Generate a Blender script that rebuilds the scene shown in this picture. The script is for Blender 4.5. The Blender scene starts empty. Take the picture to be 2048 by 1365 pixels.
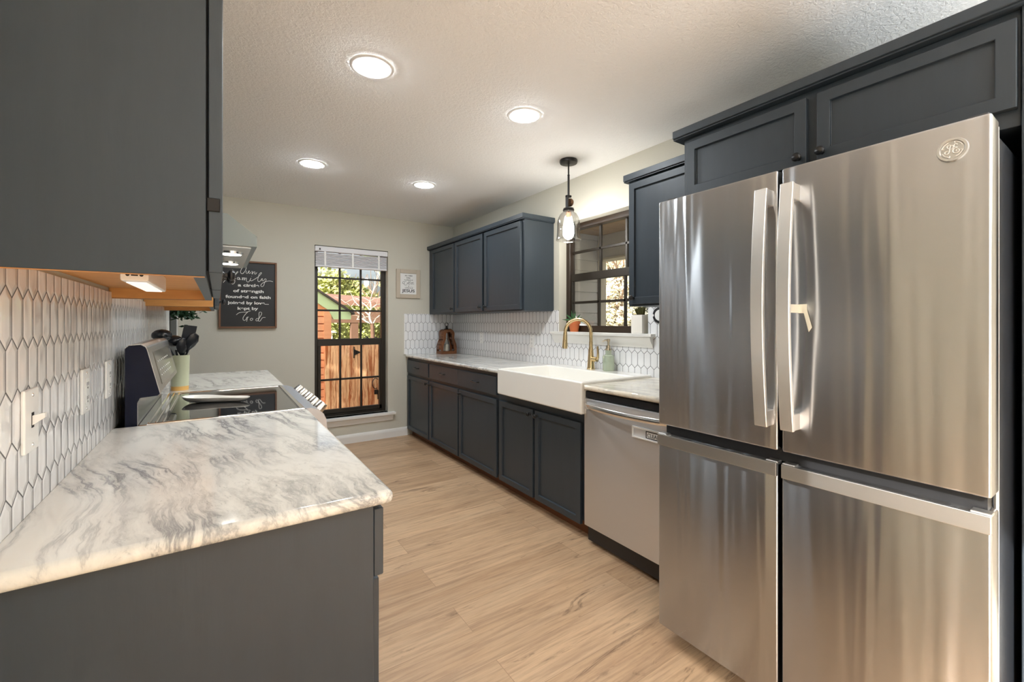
import bpy, bmesh, math, random
from mathutils import Vector, Matrix
R = math.radians
random.seed(7)
sc = bpy.context.scene
C = sc.collection

# ------------------------------------------------------------------ camera, sky, sun, exposure
cam = bpy.data.cameras.new('camera'); co = bpy.data.objects.new('camera', cam); C.objects.link(co)
cam.sensor_width = 36.0; cam.lens = 873.3/2048*36; cam.shift_y = -36.5/2048
cam.clip_start = .02; cam.clip_end = 200
co.location = (0, 0, 1.27); co.rotation_euler = (R(90), 0, R(-34.0))
sc.camera = co
world = bpy.data.worlds.new('sky'); sc.world = world; world.use_nodes = True
wn = world.node_tree.nodes; wl = world.node_tree.links
sky = wn.new('ShaderNodeTexSky'); sky.sky_type = 'NISHITA'; sky.sun_disc = False
sky.sun_elevation = R(34); sky.sun_rotation = R(240); sky.dust_density = 7.0; sky.air_density = 1.0
hs = wn.new('ShaderNodeHueSaturation'); hs.inputs['Saturation'].default_value = .45
wl.new(sky.outputs[0], hs.inputs['Color']); wl.new(hs.outputs[0], wn['Background'].inputs[0]); wn['Background'].inputs[1].default_value = 0.26
sl = bpy.data.lights.new('sun', 'SUN'); sl.energy = 8.2; sl.angle = R(.6); sl.color = (1, .97, .92)
so = bpy.data.objects.new('sun', sl); C.objects.link(so)
so.rotation_euler = Vector((.80, .47, -.52)).to_track_quat('-Z', 'Y').to_euler(); so.location = (-6, 0, 8)
sc.view_settings.view_transform = 'Standard'; sc.view_settings.look = 'None'
sc.view_settings.exposure = 0.74; sc.view_settings.gamma = 1.0; sc.view_settings.use_curve_mapping = False
cy = sc.cycles
cy.use_denoising = True
cy.max_bounces = 10; cy.diffuse_bounces = 5; cy.glossy_bounces = 5; cy.transmission_bounces = 8; cy.transparent_max_bounces = 24
cy.caustics_reflective = False; cy.caustics_refractive = False; cy.sample_clamp_indirect = 6
CAN = 128.0; BULB = 112.0; FILL = 85.0  # last value drives the unseen lamps added to fill the ceiling

# ------------------------------------------------------------------ room numbers (metres)
XL, XR, YB, ZC = -.30, 2.36, 4.77, 2.425      # left wall, right wall, back wall, ceiling
YF = -3.0                                     # room goes on behind the camera
CT = .914                                     # worktop height

# ------------------------------------------------------------------ materials
class NT:
    def __init__(s, name):
        s.m = bpy.data.materials.new(name); s.m.use_nodes = True
        s.t = s.m.node_tree; s.b = s.t.nodes['Principled BSDF']; s.o = s.t.nodes['Material Output']
    def n(s, typ, **kw):
        nd = s.t.nodes.new('ShaderNode'+typ)
        for k, v in kw.items(): setattr(nd, k, v)
        return nd
    def put(s, sock, v):
        if isinstance(v, bpy.types.NodeSocket): s.t.links.new(v, sock)
        elif v is not None: sock.default_value = v
    def math(s, op, a, b=None, c=None, clamp=False):
        nd = s.n('Math', operation=op, use_clamp=clamp)
        for i, v in enumerate((a, b, c)): s.put(nd.inputs[i], v)
        return nd.outputs[0]
    def pos(s): return s.n('NewGeometry').outputs['Position']
    def obj(s): return s.n('TexCoord').outputs['Object']
    def map(s, vec, scale=(1, 1, 1), rot=(0, 0, 0), loc=(0, 0, 0)):
        nd = s.n('Mapping'); s.put(nd.inputs[0], vec); nd.inputs['Scale'].default_value = scale
        nd.inputs['Rotation'].default_value = rot; nd.inputs['Location'].default_value = loc
        return nd.outputs[0]
    def noise(s, vec, scale=5, detail=3, rough=.5, dist=0):
        nd = s.n('TexNoise'); s.put(nd.inputs['Vector'], vec)
        nd.inputs['Scale'].default_value = scale; nd.inputs['Detail'].default_value = detail
        nd.inputs['Roughness'].default_value = rough; nd.inputs['Distortion'].default_value = dist
        return nd.outputs[0]
    def ramp(s, f, stops):
        nd = s.n('ValToRGB'); s.put(nd.inputs[0], f); e = nd.color_ramp.elements
        while len(e) < len(stops): e.new(.5)
        for i, (p, c) in enumerate(stops):
            e[i].position = p; e[i].color = (c, c, c, 1) if isinstance(c, (int, float)) else tuple(c)+(1,)
        return nd.outputs[0]
    def mix(s, f, a, b, blend='MIX'):
        nd = s.n('Mix', data_type='RGBA', blend_type=blend)
        s.put(nd.inputs[0], f)
        for i, v in ((6, a), (7, b)): s.put(nd.inputs[i], tuple(v)+(1,) if isinstance(v, tuple) and len(v) == 3 else v)
        return nd.outputs[2]
    def bump(s, h, strength=.3, dist=.01):
        nd = s.n('Bump'); nd.inputs['Strength'].default_value = strength; nd.inputs['Distance'].default_value = dist
        s.put(nd.inputs['Height'], h); s.put(s.b.inputs['Normal'], nd.outputs[0]); return nd
    def base(s, c): s.put(s.b.inputs['Base Color'], tuple(c)+(1,) if isinstance(c, tuple) and len(c) == 3 else c)
    def set(s, **kw):
        for k, v in kw.items():
            k2 = {'rough': 'Roughness', 'metal': 'Metallic', 'spec': 'Specular IOR Level', 'aniso': 'Anisotropic', 'coat': 'Coat Weight', 'trans': 'Transmission Weight', 'ior': 'IOR', 'alpha': 'Alpha', 'es': 'Emission Strength', 'coatr': 'Coat Roughness'}[k]
            s.put(s.b.inputs[k2], v)
def srgb(r, g, b):
    f = lambda v: (v/255/12.92 if v/255 <= .04045 else ((v/255+.055)/1.055)**2.4)
    return (f(r), f(g), f(b))
MT = {}
def mat(name, col, rough=.5, metal=0, bump=None, var=0, **kw):
    t = NT(name); t.set(rough=rough, metal=metal, **kw)
    if var:
        f = t.noise(t.obj(), 9, 4); lo = tuple(c*(1-var) for c in col); hi = tuple(min(1, c*(1+var)) for c in col)
        t.base(t.mix(f, lo, hi))
    else: t.base(col)
    if bump: t.bump(t.noise(t.pos(), bump[0], 4), bump[1], bump[2])
    MT[name] = t.m; return t
def emit(name, col, s):
    t = NT(name); t.base((.9, .9, .9)); t.b.inputs['Emission Color'].default_value = col+(1,); t.set(es=s); MT[name] = t.m
def thin_glass(name, tint=(1, 1, 1), refl=.06, rough=0.0):
    t = NT(name); a = t.n('BsdfTransparent'); a.inputs[0].default_value = tint+(1,)
    g = t.n('BsdfGlossy'); g.inputs['Roughness'].default_value = rough
    fr = t.n('LayerWeight'); fr.inputs[0].default_value = .35
    fac = t.math('ADD', t.math('MULTIPLY', fr.outputs['Facing'], .55 if refl > .05 else .25), refl*.5, clamp=True)
    m = t.n('MixShader'); t.put(m.inputs[0], fac); t.put(m.inputs[1], a.outputs[0]); t.put(m.inputs[2], g.outputs[0])
    t.put(t.o.inputs[0], m.outputs[0]); MT[name] = t.m

# painted plaster, ceiling
t = NT('wall_paint'); t.base(srgb(206, 203, 190)); t.set(rough=.75)
t.bump(t.noise(t.pos(), 130, 3, .6), .25, .003); MT['wall_paint'] = t.m
t = NT('ceiling_texture'); t.base(srgb(246, 246, 245)); t.set(rough=.9)
n1 = t.noise(t.map(t.pos(), (1, 1, 1)), 62, 4, .62, .6)
t.bump(t.ramp(n1, [(.36, 0), (.66, 1)]), .38, .006); MT['ceiling_texture'] = t.m
mat('trim_white', srgb(236, 235, 231), .4)
mat('reveal_white', srgb(232, 231, 226), .6)
# cabinets
t = NT('cabinet_paint'); p = t.pos()
f = t.noise(t.map(p, (30, 30, 4)), 1, 4, .6)
t.base(t.mix(f, srgb(47, 55, 62), srgb(54, 63, 71))); t.set(rough=.42, spec=.45)
t.bump(t.noise(t.map(p, (160, 160, 18)), 1, 3), .10, .002); MT['cabinet_paint'] = t.m
mat('gap_shade', (.006, .006, .007), .8)  # near-black standing in for the shade inside gaps and slots
# oak inside of cabinets / toe kick
t = NT('oak'); p = t.pos()
f = t.noise(t.map(p, (6, 40, 40)), 1.2, 5, .6, .4)
t.base(t.mix(f, srgb(176, 112, 52), srgb(222, 164, 92))); t.set(rough=.5); MT['oak'] = t.m
t = NT('toe_wood'); f = t.noise(t.map(t.pos(), (40, 4, 30)), 1.2, 5, .6, .4)
t.base(t.mix(f, srgb(70, 38, 20), srgb(136, 84, 48))); t.set(rough=.6); MT['toe_wood'] = t.m
t = NT('walnut'); f = t.noise(t.map(t.obj(), (40, 40, 9)), 1.2, 5, .6, .6)
t.base(t.mix(f, srgb(76, 42, 20), srgb(138, 84, 44))); t.set(rough=.45); MT['walnut'] = t.m
mat('frame_walnut', srgb(118, 82, 58), .55, var=.2)
mat('frame_beige', srgb(196, 184, 166), .6, var=.08)
mat('paper', srgb(238, 238, 236), .7)
mat('sign_black', srgb(20, 22, 25), .45)
mat('letter_white', srgb(242, 242, 238), .6)
mat('letter_dark', srgb(44, 46, 52), .6)
# steel: brushed, horizontal grain, softly rippled so reflections waver
def steel(name, col, rough, aniso, ripple, wave=(0, 6.0, 1.1), turn=0.0):
    t = NT(name); t.b.inputs['Anisotropic Rotation'].default_value = turn; t.base(col); t.set(metal=1.0, rough=rough, aniso=aniso)
    tg = t.n('Tangent', direction_type='UV_MAP'); tg.uv_map = 'UVMap'
    t.put(t.b.inputs['Tangent'], tg.outputs[0])
    if ripple:
        p = t.pos(); h = t.noise(t.map(p, wave), 1.0, 2.0, .5, .3)
        g = t.noise(t.map(p, (8, 8, 900)), 1.0, 2, .5)
        t.bump(t.math('ADD', h, t.math('MULTIPLY', g, .003)), ripple, .02)
    MT[name] = t.m
steel('fridge_steel', (.50, .51, .525), .26, 1.0, .62, (0, 8.5, .5), .25)
steel('steel', (.62, .61, .60), .26, .6, .0)
steel('dishwasher_steel', (.78, .775, .77), .36, .9, .12, (0, 3.0, .8), .25)
steel('lip_steel', (.66, .655, .64), .38, .3, .0)
steel('satin_steel', (.86, .85, .83), .42, .3, .0)
steel('bright_steel', (.78, .77, .75), .22, .3, .0)
steel('hood_steel', (.24, .265, .26), .42, .3, .0)
steel('panel_steel', (.36, .37, .40), .36, .3, .0)
mat('chrome', (.82, .82, .82), .07, 1)
mat('brass', (.72, .56, .31), .27, 1)
mat('black_metal', (.018, .016, .015), .35, .6)
mat('bronze', (.16, .085, .045), .35, .8)
mat('knob_black', (.02, .02, .021), .28, .3)
mat('pull_metal', (.10, .10, .10), .25, .9)
mat('black_glass', (.012, .013, .015), .03, 0, spec=.7, coat=.6, coatr=.02)
mat('navy_enamel', srgb(10, 16, 40), .25, spec=.25)
mat('fridge_side', (.035, .04, .05), .18, .2)
mat('display_glass', srgb(150, 146, 134), .12, var=.05)
mat('black_plastic', (.012, .012, .013), .4)
mat('utensil_black', (.012, .014, .018), .25)
mat('sink_white', srgb(244, 242, 236), .12, coat=.5)
mat('plastic_white', srgb(240, 240, 238), .3)
mat('magnet_grey', srgb(212, 214, 218), .5)
mat('tape_clear', srgb(222, 220, 206), .2)
mat('crock_green', srgb(196, 200, 170), .3)
mat('crock_wood', srgb(220, 172, 96), .5, var=.1)
mat('terracotta', srgb(206, 116, 70), .8, var=.08)
mat('aloe', srgb(62, 108, 66), .5, var=.35)
mat('succulent', srgb(88, 88, 44), .6, var=.3)
mat('trail_leaf', srgb(34, 66, 40), .5, var=.4)
mat('soil', srgb(60, 45, 32), .9)
mat('pot_white', srgb(240, 236, 228), .35)
mat('pump_metal', (.62, .55, .42), .25, 1)
mat('candle', srgb(238, 230, 214), .6)
mat('window_bronze', srgb(34, 27, 17), .45)
mat('window_brown', srgb(44, 31, 19), .45)
mat('blind_white', srgb(236, 236, 240), .5)
mat('grille', (.35, .35, .34), .4, .8)
thin_glass('window_glass', (.96, .98, .98), .05)
thin_glass('clear_glass', (.985, .985, .98), .28)
thin_glass('lantern_glass', (.9, .9, .88), .10)
t = NT('soap_glass'); t.base(srgb(214, 226, 200)); t.set(rough=.06, trans=.6, ior=1.3, coat=.3); MT['soap_glass'] = t.m
emit('can_emit', (.885, .95, 1), CAN)
emit('fill_emit', (.86, .93, 1), FILL)  # glow of the two added ceiling fill lamps
emit('hood_emit', (1, .97, .9), 22)
emit('bulb_emit', (1, .96, .90), BULB)
emit('puck_lens', (1, .98, .95), .35)

# marble worktop
def marble(name, warm):
    t = NT(name); p = t.pos()
    r = t.map(p, (1, 1, 1), (0, 0, R(-104)))
    w = t.noise(p, 2.2, 4, .55)
    wv = t.n('VectorMath', operation='MULTIPLY_ADD')
    wv.inputs[1].default_value = (1, 1, 1)
    wc = t.n('TexNoise'); t.put(wc.inputs['Vector'], p); wc.inputs['Scale'].default_value = 3.0; wc.inputs['Detail'].default_value = 4
    sc_ = t.n('VectorMath', operation='SCALE'); t.put(sc_.inputs[0], wc.outputs['Color']); sc_.inputs['Scale'].default_value = .13
    t.put(wv.inputs[0], r); t.put(wv.inputs[2], sc_.outputs[0])
    q = t.map(wv.outputs[0], (1.0, 6.8, 4.0))
    v1 = t.noise(q, 1.5, 9, .66, .35)
    ridge = t.math('ABSOLUTE', t.math('SUBTRACT', v1, .5))
    vein = t.ramp(ridge, [(0, 1), (.010, .8), (.035, .28), (.09, 0)])
    mask = t.ramp(t.noise(p, 2.4, 3), [(.36, 0), (.62, 1)])
    v2 = t.noise(t.map(wv.outputs[0], (6, 22, 14)), 1.5, 8, .74, .2)
    mott = t.ramp(v2, [(.48, 0), (.68, 1)])
    mask2 = t.ramp(t.noise(t.map(p, (1, 1, 1), loc=(3, 1, 0)), 3.0, 3), [(.40, 0), (.64, 1)])
    base = t.mix(t.noise(p, 6, 4), warm[0], warm[1])
    c = t.mix(t.math('MULTIPLY', t.math('MULTIPLY', vein, mask), .78), base, srgb(112, 112, 118))
    c = t.mix(t.math('MULTIPLY', t.math('MULTIPLY', mott, mask2), .48), c, srgb(128, 126, 124))
    speck = t.ramp(t.noise(t.map(wv.outputs[0], (30, 70, 50)), 1.5, 4, .7), [(.60, 0), (.72, 1)])
    c = t.mix(t.math('MULTIPLY', t.math('MULTIPLY', speck, mask2), .55), c, srgb(96, 94, 92))
    t.base(c); t.set(rough=.07, coat=.0); MT[name] = t.m
marble('marble', (srgb(226, 224, 216), srgb(240, 238, 232)))
marble('marble_warm', (srgb(226, 217, 198), srgb(238, 231, 216)))

# vinyl planks, running across the aisle
t = NT('plank_floor'); p = t.pos()
br = t.n('TexBrick'); t.put(br.inputs['Vector'], t.map(p, (1, 1, 1), loc=(.35, .06, 0)))
br.inputs['Scale'].default_value = 1; br.inputs['Brick Width'].default_value = 1.22; br.inputs['Row Height'].default_value = .182
br.inputs['Mortar Size'].default_value = .0012; br.inputs['Mortar Smooth'].default_value = .2; br.offset = .37; br.offset_frequency = 2
br.inputs['Color1'].default_value = (0, 0, 0, 1); br.inputs['Color2'].default_value = (1, 1, 1, 1); br.inputs['Mortar'].default_value = (.4, .4, .4, 1)
shift = t.n('VectorMath', operation='MULTIPLY_ADD'); t.put(shift.inputs[0], br.outputs['Color']); shift.inputs[1].default_value = (7, 3, 0); t.put(shift.inputs[2], p)
g1 = t.noise(t.map(shift.outputs[0], (1.5, 20, 1)), 1.4, 8, .70, .5)
g2 = t.noise(t.map(shift.outputs[0], (5, 90, 1)), 1.0, 4, .6)
g3 = t.noise(t.map(shift.outputs[0], (.9, 7, 1)), 1.3, 3, .5, .6)
c = t.mix(br.outputs['Color'], srgb(188, 154, 120), srgb(214, 180, 144))
c = t.mix(t.ramp(g1, [(.44, 0), (.74, .72)]), c, srgb(142, 112, 90))
c = t.mix(t.ramp(g3, [(.42, .0), (.70, .45)]), c, srgb(216, 186, 152))
c = t.mix(t.math('MULTIPLY', t.ramp(g2, [(.46, 0), (.74, 1)]), .42), c, srgb(120, 92, 70))
kn = t.ramp(t.noise(t.map(shift.outputs[0], (2.2, 13, 1)), 1.0, 5, .7, 1.2), [(.60, 0), (.72, .9)])
c = t.mix(kn, c, srgb(98, 72, 54))
c = t.mix(t.math('MULTIPLY', br.outputs['Fac'], .4), c, srgb(96, 70, 50))
t.base(c); t.set(rough=t.math('MULTIPLY_ADD', g1, .2, .30), spec=.4)
t.bump(t.math('ADD', t.math('MULTIPLY', g2, .3), t.math('MULTIPLY', br.outputs['Fac'], -1)), .12, .002)
MT['plank_floor'] = t.m

# long hexagon (picket) tile: ax = axis along the wall, w pitch, S straight side, H point height
def picket(name, ax, w, S, H, p0, z0):
    t = NT(name); sp = t.n('SeparateXYZ'); t.put(sp.inputs[0], t.pos())
    pp = t.math('SUBTRACT', sp.outputs[ax], p0); q = t.math('SUBTRACT', sp.outputs[2], z0)
    Rr = S+H; k = math.cos(math.atan2(H, w/2))
    def near(v, period, off):
        a = t.math('DIVIDE', t.math('SUBTRACT', v, off), period)
        return t.math('MULTIPLY', t.math('ABSOLUTE', t.math('SUBTRACT', a, t.math('ROUND', a))), period)
    def edge(ox, oz):
        dx = near(pp, w, ox); dz = near(q, 2*Rr, oz)
        e1 = t.math('SUBTRACT', w/2, dx)
        e2 = t.math('MULTIPLY', t.math('SUBTRACT', t.math('SUBTRACT', S/2+H, dz), t.math('MULTIPLY', dx, H/(w/2))), k)
        return t.math('MINIMUM', e1, e2)
    d = t.math('MAXIMUM', edge(0, 0), edge(w/2, Rr))
    tile = t.math('DIVIDE', t.math('SUBTRACT', d, .0013), .0007, clamp=True)
    dome = t.math('POWER', t.math('DIVIDE', d, .010, clamp=True), .5)
    und = t.noise(t.map(t.pos(), (17, 17, 11)), 1.0, 1, .4, .2)
    t.base(t.mix(tile, srgb(104, 105, 108), srgb(238, 239, 241)))
    t.set(rough=t.math('MULTIPLY_ADD', tile, -.60, .70), spec=.6)
    bp = t.n('Bump'); bp.inputs['Strength'].default_value = .5; bp.inputs['Distance'].default_value = .004; t.put(bp.inputs['Height'], dome)
    b2 = t.n('Bump'); b2.inputs['Strength'].default_value = .35; b2.inputs['Distance'].default_value = .012
    t.put(b2.inputs['Height'], und); t.put(b2.inputs['Normal'], bp.outputs[0]); t.put(t.b.inputs['Normal'], b2.outputs[0])
    MT[name] = t.m
picket('tile_left', 1, .0522, .069, .0205, 1.069, 1.333-.0205-.0345)
picket('tile_right', 1, .0526, .076, .0225, 2.047, 1.085-.0225-.038)
picket('tile_back', 0, .0526, .076, .0225, 2.107, 1.085-.0225-.038)

# outdoors
t = NT('lap_siding'); sp = t.n('SeparateXYZ'); t.put(sp.inputs[0], t.pos())
t.base(t.mix(t.noise(t.map(t.pos(), (3, 3, 30)), 1, 4), srgb(222, 150, 106), srgb(242, 180, 136))); t.set(rough=.7); MT['lap_siding'] = t.m
mat('gray_siding', srgb(196, 196, 198), .75, var=.06)
t = NT('cedar'); p = t.pos()
f = t.noise(t.map(p, (26, 26, 2.2)), 1, 5, .65, 1.0)
t.base(t.mix(t.ramp(f, [(.40, 0), (.56, 1)]), srgb(176, 98, 50), srgb(250, 200, 150))); t.set(rough=.75); MT['cedar'] = t.m  # streaks mix wood grain with painted dapples of sunlight
mat('fascia_green', srgb(198, 220, 170), .6)
mat('shingle', srgb(78, 70, 66), .9, var=.2)
mat('red_roof', srgb(126, 90, 72), .8, var=.15)
mat('brown_post', srgb(104, 74, 54), .8, var=.15)
mat('porch_wood', srgb(184, 160, 130), .8, var=.2)
mat('porch_trim', srgb(196, 190, 178), .7)
mat('bark', srgb(120, 96, 74), .9, var=.25)
mat('bare_bark', srgb(206, 190, 172), .9, var=.12)
mat('leaf_yellow', srgb(168, 170, 98), .7, var=.35)
mat('leaf_green', srgb(104, 118, 62), .7, var=.4)
mat('leaf_pale', srgb(204, 194, 160), .7, var=.5)
mat('ground', srgb(150, 142, 120), .95, var=.25)
mat('reflector_pale', srgb(214, 212, 206), .9, var=.06)  # pale colour of the slabs added to bounce sunlight indoors
mat('gravel', srgb(176, 174, 176), .95, var=.4)
mat('white_shed', srgb(228, 226, 222), .7)

# ------------------------------------------------------------------ mesh helpers
ORG = {}
class MB:
    def __init__(s): s.bm = bmesh.new()
    def _geo(s, verts): return [v for v in verts]
    def box(s, x0, x1, y0, y1, z0, z1, bev=0, seg=1):
        r = bmesh.ops.create_cube(s.bm, size=1)['verts']
        bmesh.ops.scale(s.bm, vec=(x1-x0, y1-y0, z1-z0), verts=r)
        bmesh.ops.translate(s.bm, vec=((x0+x1)/2, (y0+y1)/2, (z0+z1)/2), verts=r)
        if bev:
            es = list({e for v in r for e in v.link_edges})
            bmesh.ops.bevel(s.bm, geom=es, offset=bev, segments=seg, affect='EDGES', profile=.5)
        return s
    def poly(s, pts, ext):                         # planar outline pushed along ext
        vs = [s.bm.verts.new(p) for p in pts]; f = s.bm.faces.new(vs)
        r = bmesh.ops.extrude_face_region(s.bm, geom=[f])
        nv = [g for g in r['geom'] if isinstance(g, bmesh.types.BMVert)]
        bmesh.ops.translate(s.bm, vec=ext, verts=nv); return s
    def lathe(s, prof, c, n=24, axis='z', close=False):
        rings = []
        for (r, h) in prof:
            ring = []
            for i in range(n):
                a = 2*math.pi*i/n; u, v = r*math.cos(a), r*math.sin(a)
                q = {'z': (u, v, h), 'x': (h, u, v), 'y': (u, h, v)}[axis]
                ring.append(s.bm.verts.new((c[0]+q[0], c[1]+q[1], c[2]+q[2])))
            rings.append(ring)
        for a, b in zip(rings, rings[1:]):
            for i in range(n):
                s.bm.faces.new((a[i], a[(i+1) % n], b[(i+1) % n], b[i]))
        if close:
            s.bm.faces.new(rings[0][::-1]); s.bm.faces.new(rings[-1])
        return s
    def cyl(s, a, b, r, r2=None, n=14): return s.tube([a, b], [r, r if r2 is None else r2], n)
    def tube(s, pts, rad, n=10, flat=1.0, up=None):
        pts = [Vector(p) for p in pts]; rad = rad if isinstance(rad, (list, tuple)) else [rad]*len(pts)
        rings = []; prev = Vector(up) if up else None
        for i, p in enumerate(pts):
            d = (pts[min(i+1, len(pts)-1)]-pts[max(i-1, 0)]).normalized()
            if prev is None: prev = d.orthogonal().normalized()
            u = (prev-d*prev.dot(d)).normalized(); prev = u; v = d.cross(u)
            rings.append([s.bm.verts.new(p+(u*math.cos(2*math.pi*k/n)*flat+v*math.sin(2*math.pi*k/n))*rad[i]) for k in range(n)])
        for a, b in zip(rings, rings[1:]):
            for k in range(n): s.bm.faces.new((a[k], a[(k+1) % n], b[(k+1) % n], b[k]))
        s.bm.faces.new(rings[0][::-1]); s.bm.faces.new(rings[-1]); return s
    def sphere(s, c, r, sc3=(1, 1, 1), n=12):
        v = bmesh.ops.create_uvsphere(s.bm, u_segments=n, v_segments=max(6, n//2+2), radius=r)['verts']
        bmesh.ops.scale(s.bm, vec=sc3, verts=v); bmesh.ops.translate(s.bm, vec=c, verts=v); return s
    def quad(s, a, b, c, d): s.bm.faces.new([s.bm.verts.new(p) for p in (a, b, c, d)]); return s
    def build(s, name, m, parent=None, origin=None, sharp=32, smooth=True):
        bm = s.bm
        bmesh.ops.recalc_face_normals(bm, faces=bm.faces)
        if smooth:
            for f in bm.faces: f.smooth = True
            for e in bm.edges:
                if len(e.link_faces) == 2: e.smooth = e.calc_face_angle(0) < R(sharp)
        uv = bm.loops.layers.uv.new('UVMap')
        for f in bm.faces:
            n = f.normal; ax = max(range(3), key=lambda i: abs(n[i]))
            for l in f.loops:
                q = l.vert.co
                l[uv].uv = {0: (q.y, q.z), 1: (q.x, q.z), 2: (q.y, q.x)}[ax]
        if parent is not None: o3 = ORG[parent.name]
        elif origin is not None: o3 = Vector(origin)
        else:
            xs = [v.co for v in bm.verts]
            o3 = Vector(((min(v.x for v in xs)+max(v.x for v in xs))/2, (min(v.y for v in xs)+max(v.y for v in xs))/2, min(v.z for v in xs)))
        bmesh.ops.translate(bm, vec=-o3, verts=bm.verts)
        me = bpy.data.meshes.new(name); bm.to_mesh(me); bm.free(); me.materials.append(MT[m])
        o = bpy.data.objects.new(name, me); C.objects.link(o); ORG[o.name] = o3
        if parent is not None: o.parent = parent
        else: o.location = o3
        if smooth and m != 'fridge_steel':
            w = o.modifiers.new('flat_faces', 'WEIGHTED_NORMAL'); w.keep_sharp = True; w.weight = 100
        return o
def tag(o, label=None, cat=None, group=None, kind=None):
    if label: o['label'] = label
    if cat: o['category'] = cat
    if group: o['group'] = group
    if kind: o['kind'] = kind
    return o
def thing(name, loc, label, cat, group=None):
    o = bpy.data.objects.new(name, None); C.objects.link(o); o.location = loc; o.empty_display_size = .05
    ORG[o.name] = Vector(loc); return tag(o, label, cat, group)
def struct(mb, name, m, label=None): return tag(mb.build(name, m), label, None, None, 'structure')
def copy_tree(src, loc, label=None):
    r = src.copy(); C.objects.link(r); r.location = loc; ORG[r.name] = Vector(loc)
    if label: r['label'] = label
    for ch in list(src.children):
        c = ch.copy(); C.objects.link(c); c.parent = r
        for g in list(ch.children):
            d = g.copy(); C.objects.link(d); d.parent = c
    return r
def to_mesh_obj(name, cu, m, parent, mx, o3, width=None):
    tmp = bpy.data.objects.new('tmp', cu); C.objects.link(tmp)
    me = bpy.data.meshes.new_from_object(tmp.evaluated_get(bpy.context.evaluated_depsgraph_get()))
    bpy.data.objects.remove(tmp); bpy.data.curves.remove(cu)
    if width:
        xs = [v.co.x for v in me.vertices]; w = max(xs)-min(xs); me.transform(Matrix.Diagonal((width/w, 1, 1, 1)))
    me.transform(mx); me.name = name
    me.materials.clear(); me.materials.append(MT[m])
    o = bpy.data.objects.new(name, me); C.objects.link(o); o.parent = parent; ORG[o.name] = o3; return o
def curve(name, strokes, m, parent, rad):          # strokes: lists of 3-D points, smooth pen lines
    cu = bpy.data.curves.new(name, 'CURVE'); cu.dimensions = '3D'; cu.bevel_depth = rad; cu.bevel_resolution = 1; cu.resolution_u = 5
    o3 = ORG[parent.name]
    for st in strokes:
        sp = cu.splines.new('BEZIER'); sp.bezier_points.add(len(st)-1)
        for bp, q in zip(sp.bezier_points, st):
            bp.co = Vector(q)-o3; bp.handle_left_type = bp.handle_right_type = 'AUTO'
    cu.materials.append(MT[m]); cu.use_fill_caps = True
    return to_mesh_obj(name, cu, m, parent, Matrix(), o3)
def text(name, body, m, parent, pos, face, width=None, size=.03, bold=0, ext=.0006):
    cu = bpy.data.curves.new(name, 'FONT'); cu.body = body; cu.size = size; cu.align_x = 'CENTER'; cu.extrude = ext; cu.offset = bold
    rot = {'-y': (R(90), 0, 0), '-x': (R(90), 0, R(-90)), '+x': (R(90), 0, R(90))}[face]
    from mathutils import Euler
    return to_mesh_obj(name, cu, m, parent, Matrix.Translation(Vector(pos)-ORG[parent.name]) @ Euler(rot).to_matrix().to_4x4(), ORG[parent.name], width)

# ------------------------------------------------------------------ the room
struct(MB().box(XL-.15, XR+.15, YF-.15, YB+.15, -.10, 0), 'floor', 'plank_floor', 'light oak vinyl plank floor running across the aisle')
struct(MB().box(XL-.15, XR+.15, YF-.15, YB+.15, ZC, ZC+.12), 'ceiling', 'ceiling_texture', 'white textured ceiling')
# back wall with the tall window opening
W1 = (.813, 1.563, .285, 2.060)
b = MB()
b.box(XL-.15, W1[0], YB, YB+.15, 0, ZC).box(W1[1], XR+.15, YB, YB+.15, 0, ZC).box(W1[0], W1[1], YB, YB+.15, 0, W1[2]).box(W1[0], W1[1], YB, YB+.15, W1[3], ZC)
struct(b, 'wall_back', 'wall_paint', 'greige painted end wall with the tall window')
W2 = (1.885, 2.795, 1.195, 2.080)                # Y0,Y1,Z0,Z1
b = MB()
b.box(XR, XR+.15, YF, W2[0], 0, ZC).box(XR, XR+.15, W2[1], YB, 0, ZC).box(XR, XR+.15, W2[0], W2[1], 0, W2[2]).box(XR, XR+.15, W2[0], W2[1], W2[3], ZC)
struct(b, 'wall_right', 'wall_paint', 'greige painted wall with the sink window')
b = MB(); b.box(XL-.15, XL, -.45, YB, 0, ZC).box(XL-.15, XL, YF, -2.75, 0, ZC).box(XL-.15, XL, -2.75, -.45, 2.12, ZC)  # opening behind the camera added to let in daylight
struct(b, 'wall_left', 'wall_paint', 'painted wall behind the range')
b = MB(); b.box(XL-.15, -.10, YF-.15, YF, 0, ZC).box(2.20, XR+.15, YF-.15, YF, 0, ZC).box(-.10, 2.20, YF-.15, YF, 2.10, ZC)  # unseen opening added so daylight fills the room from behind
struct(b, 'wall_front', 'wall_paint', 'wall behind the camera with a wide opening added for daylight')
# tiles
struct(MB().box(XL, XL+.009, .93, 3.80, CT, 1.372), 'trim_1', 'tile_left', 'white picket tile backsplash behind the range')
struct(MB().box(XL, XL+.011, 3.80, 3.815, CT, 1.40), 'trim_2', 'trim_white', 'white edge strip ending the tile')
struct(MB().box(1.752, XR-.009, YB-.009, YB, CT, 1.372), 'trim_3', 'tile_back', 'white picket tile return on the end wall')
struct(MB().box(1.744, 1.752, YB-.010, YB, CT, 1.374), 'trim_4', 'trim_white')
b = MB(); b.box(XR-.009, XR, 2.80, YB, CT, 1.375).box(XR-.009, XR, 1.883, 2.80, CT, 1.16).box(XR-.009, XR, 1.22, 1.883, CT, 1.375)
struct(b, 'trim_5', 'tile_right', 'white picket tile backsplash behind the sink')
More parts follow.
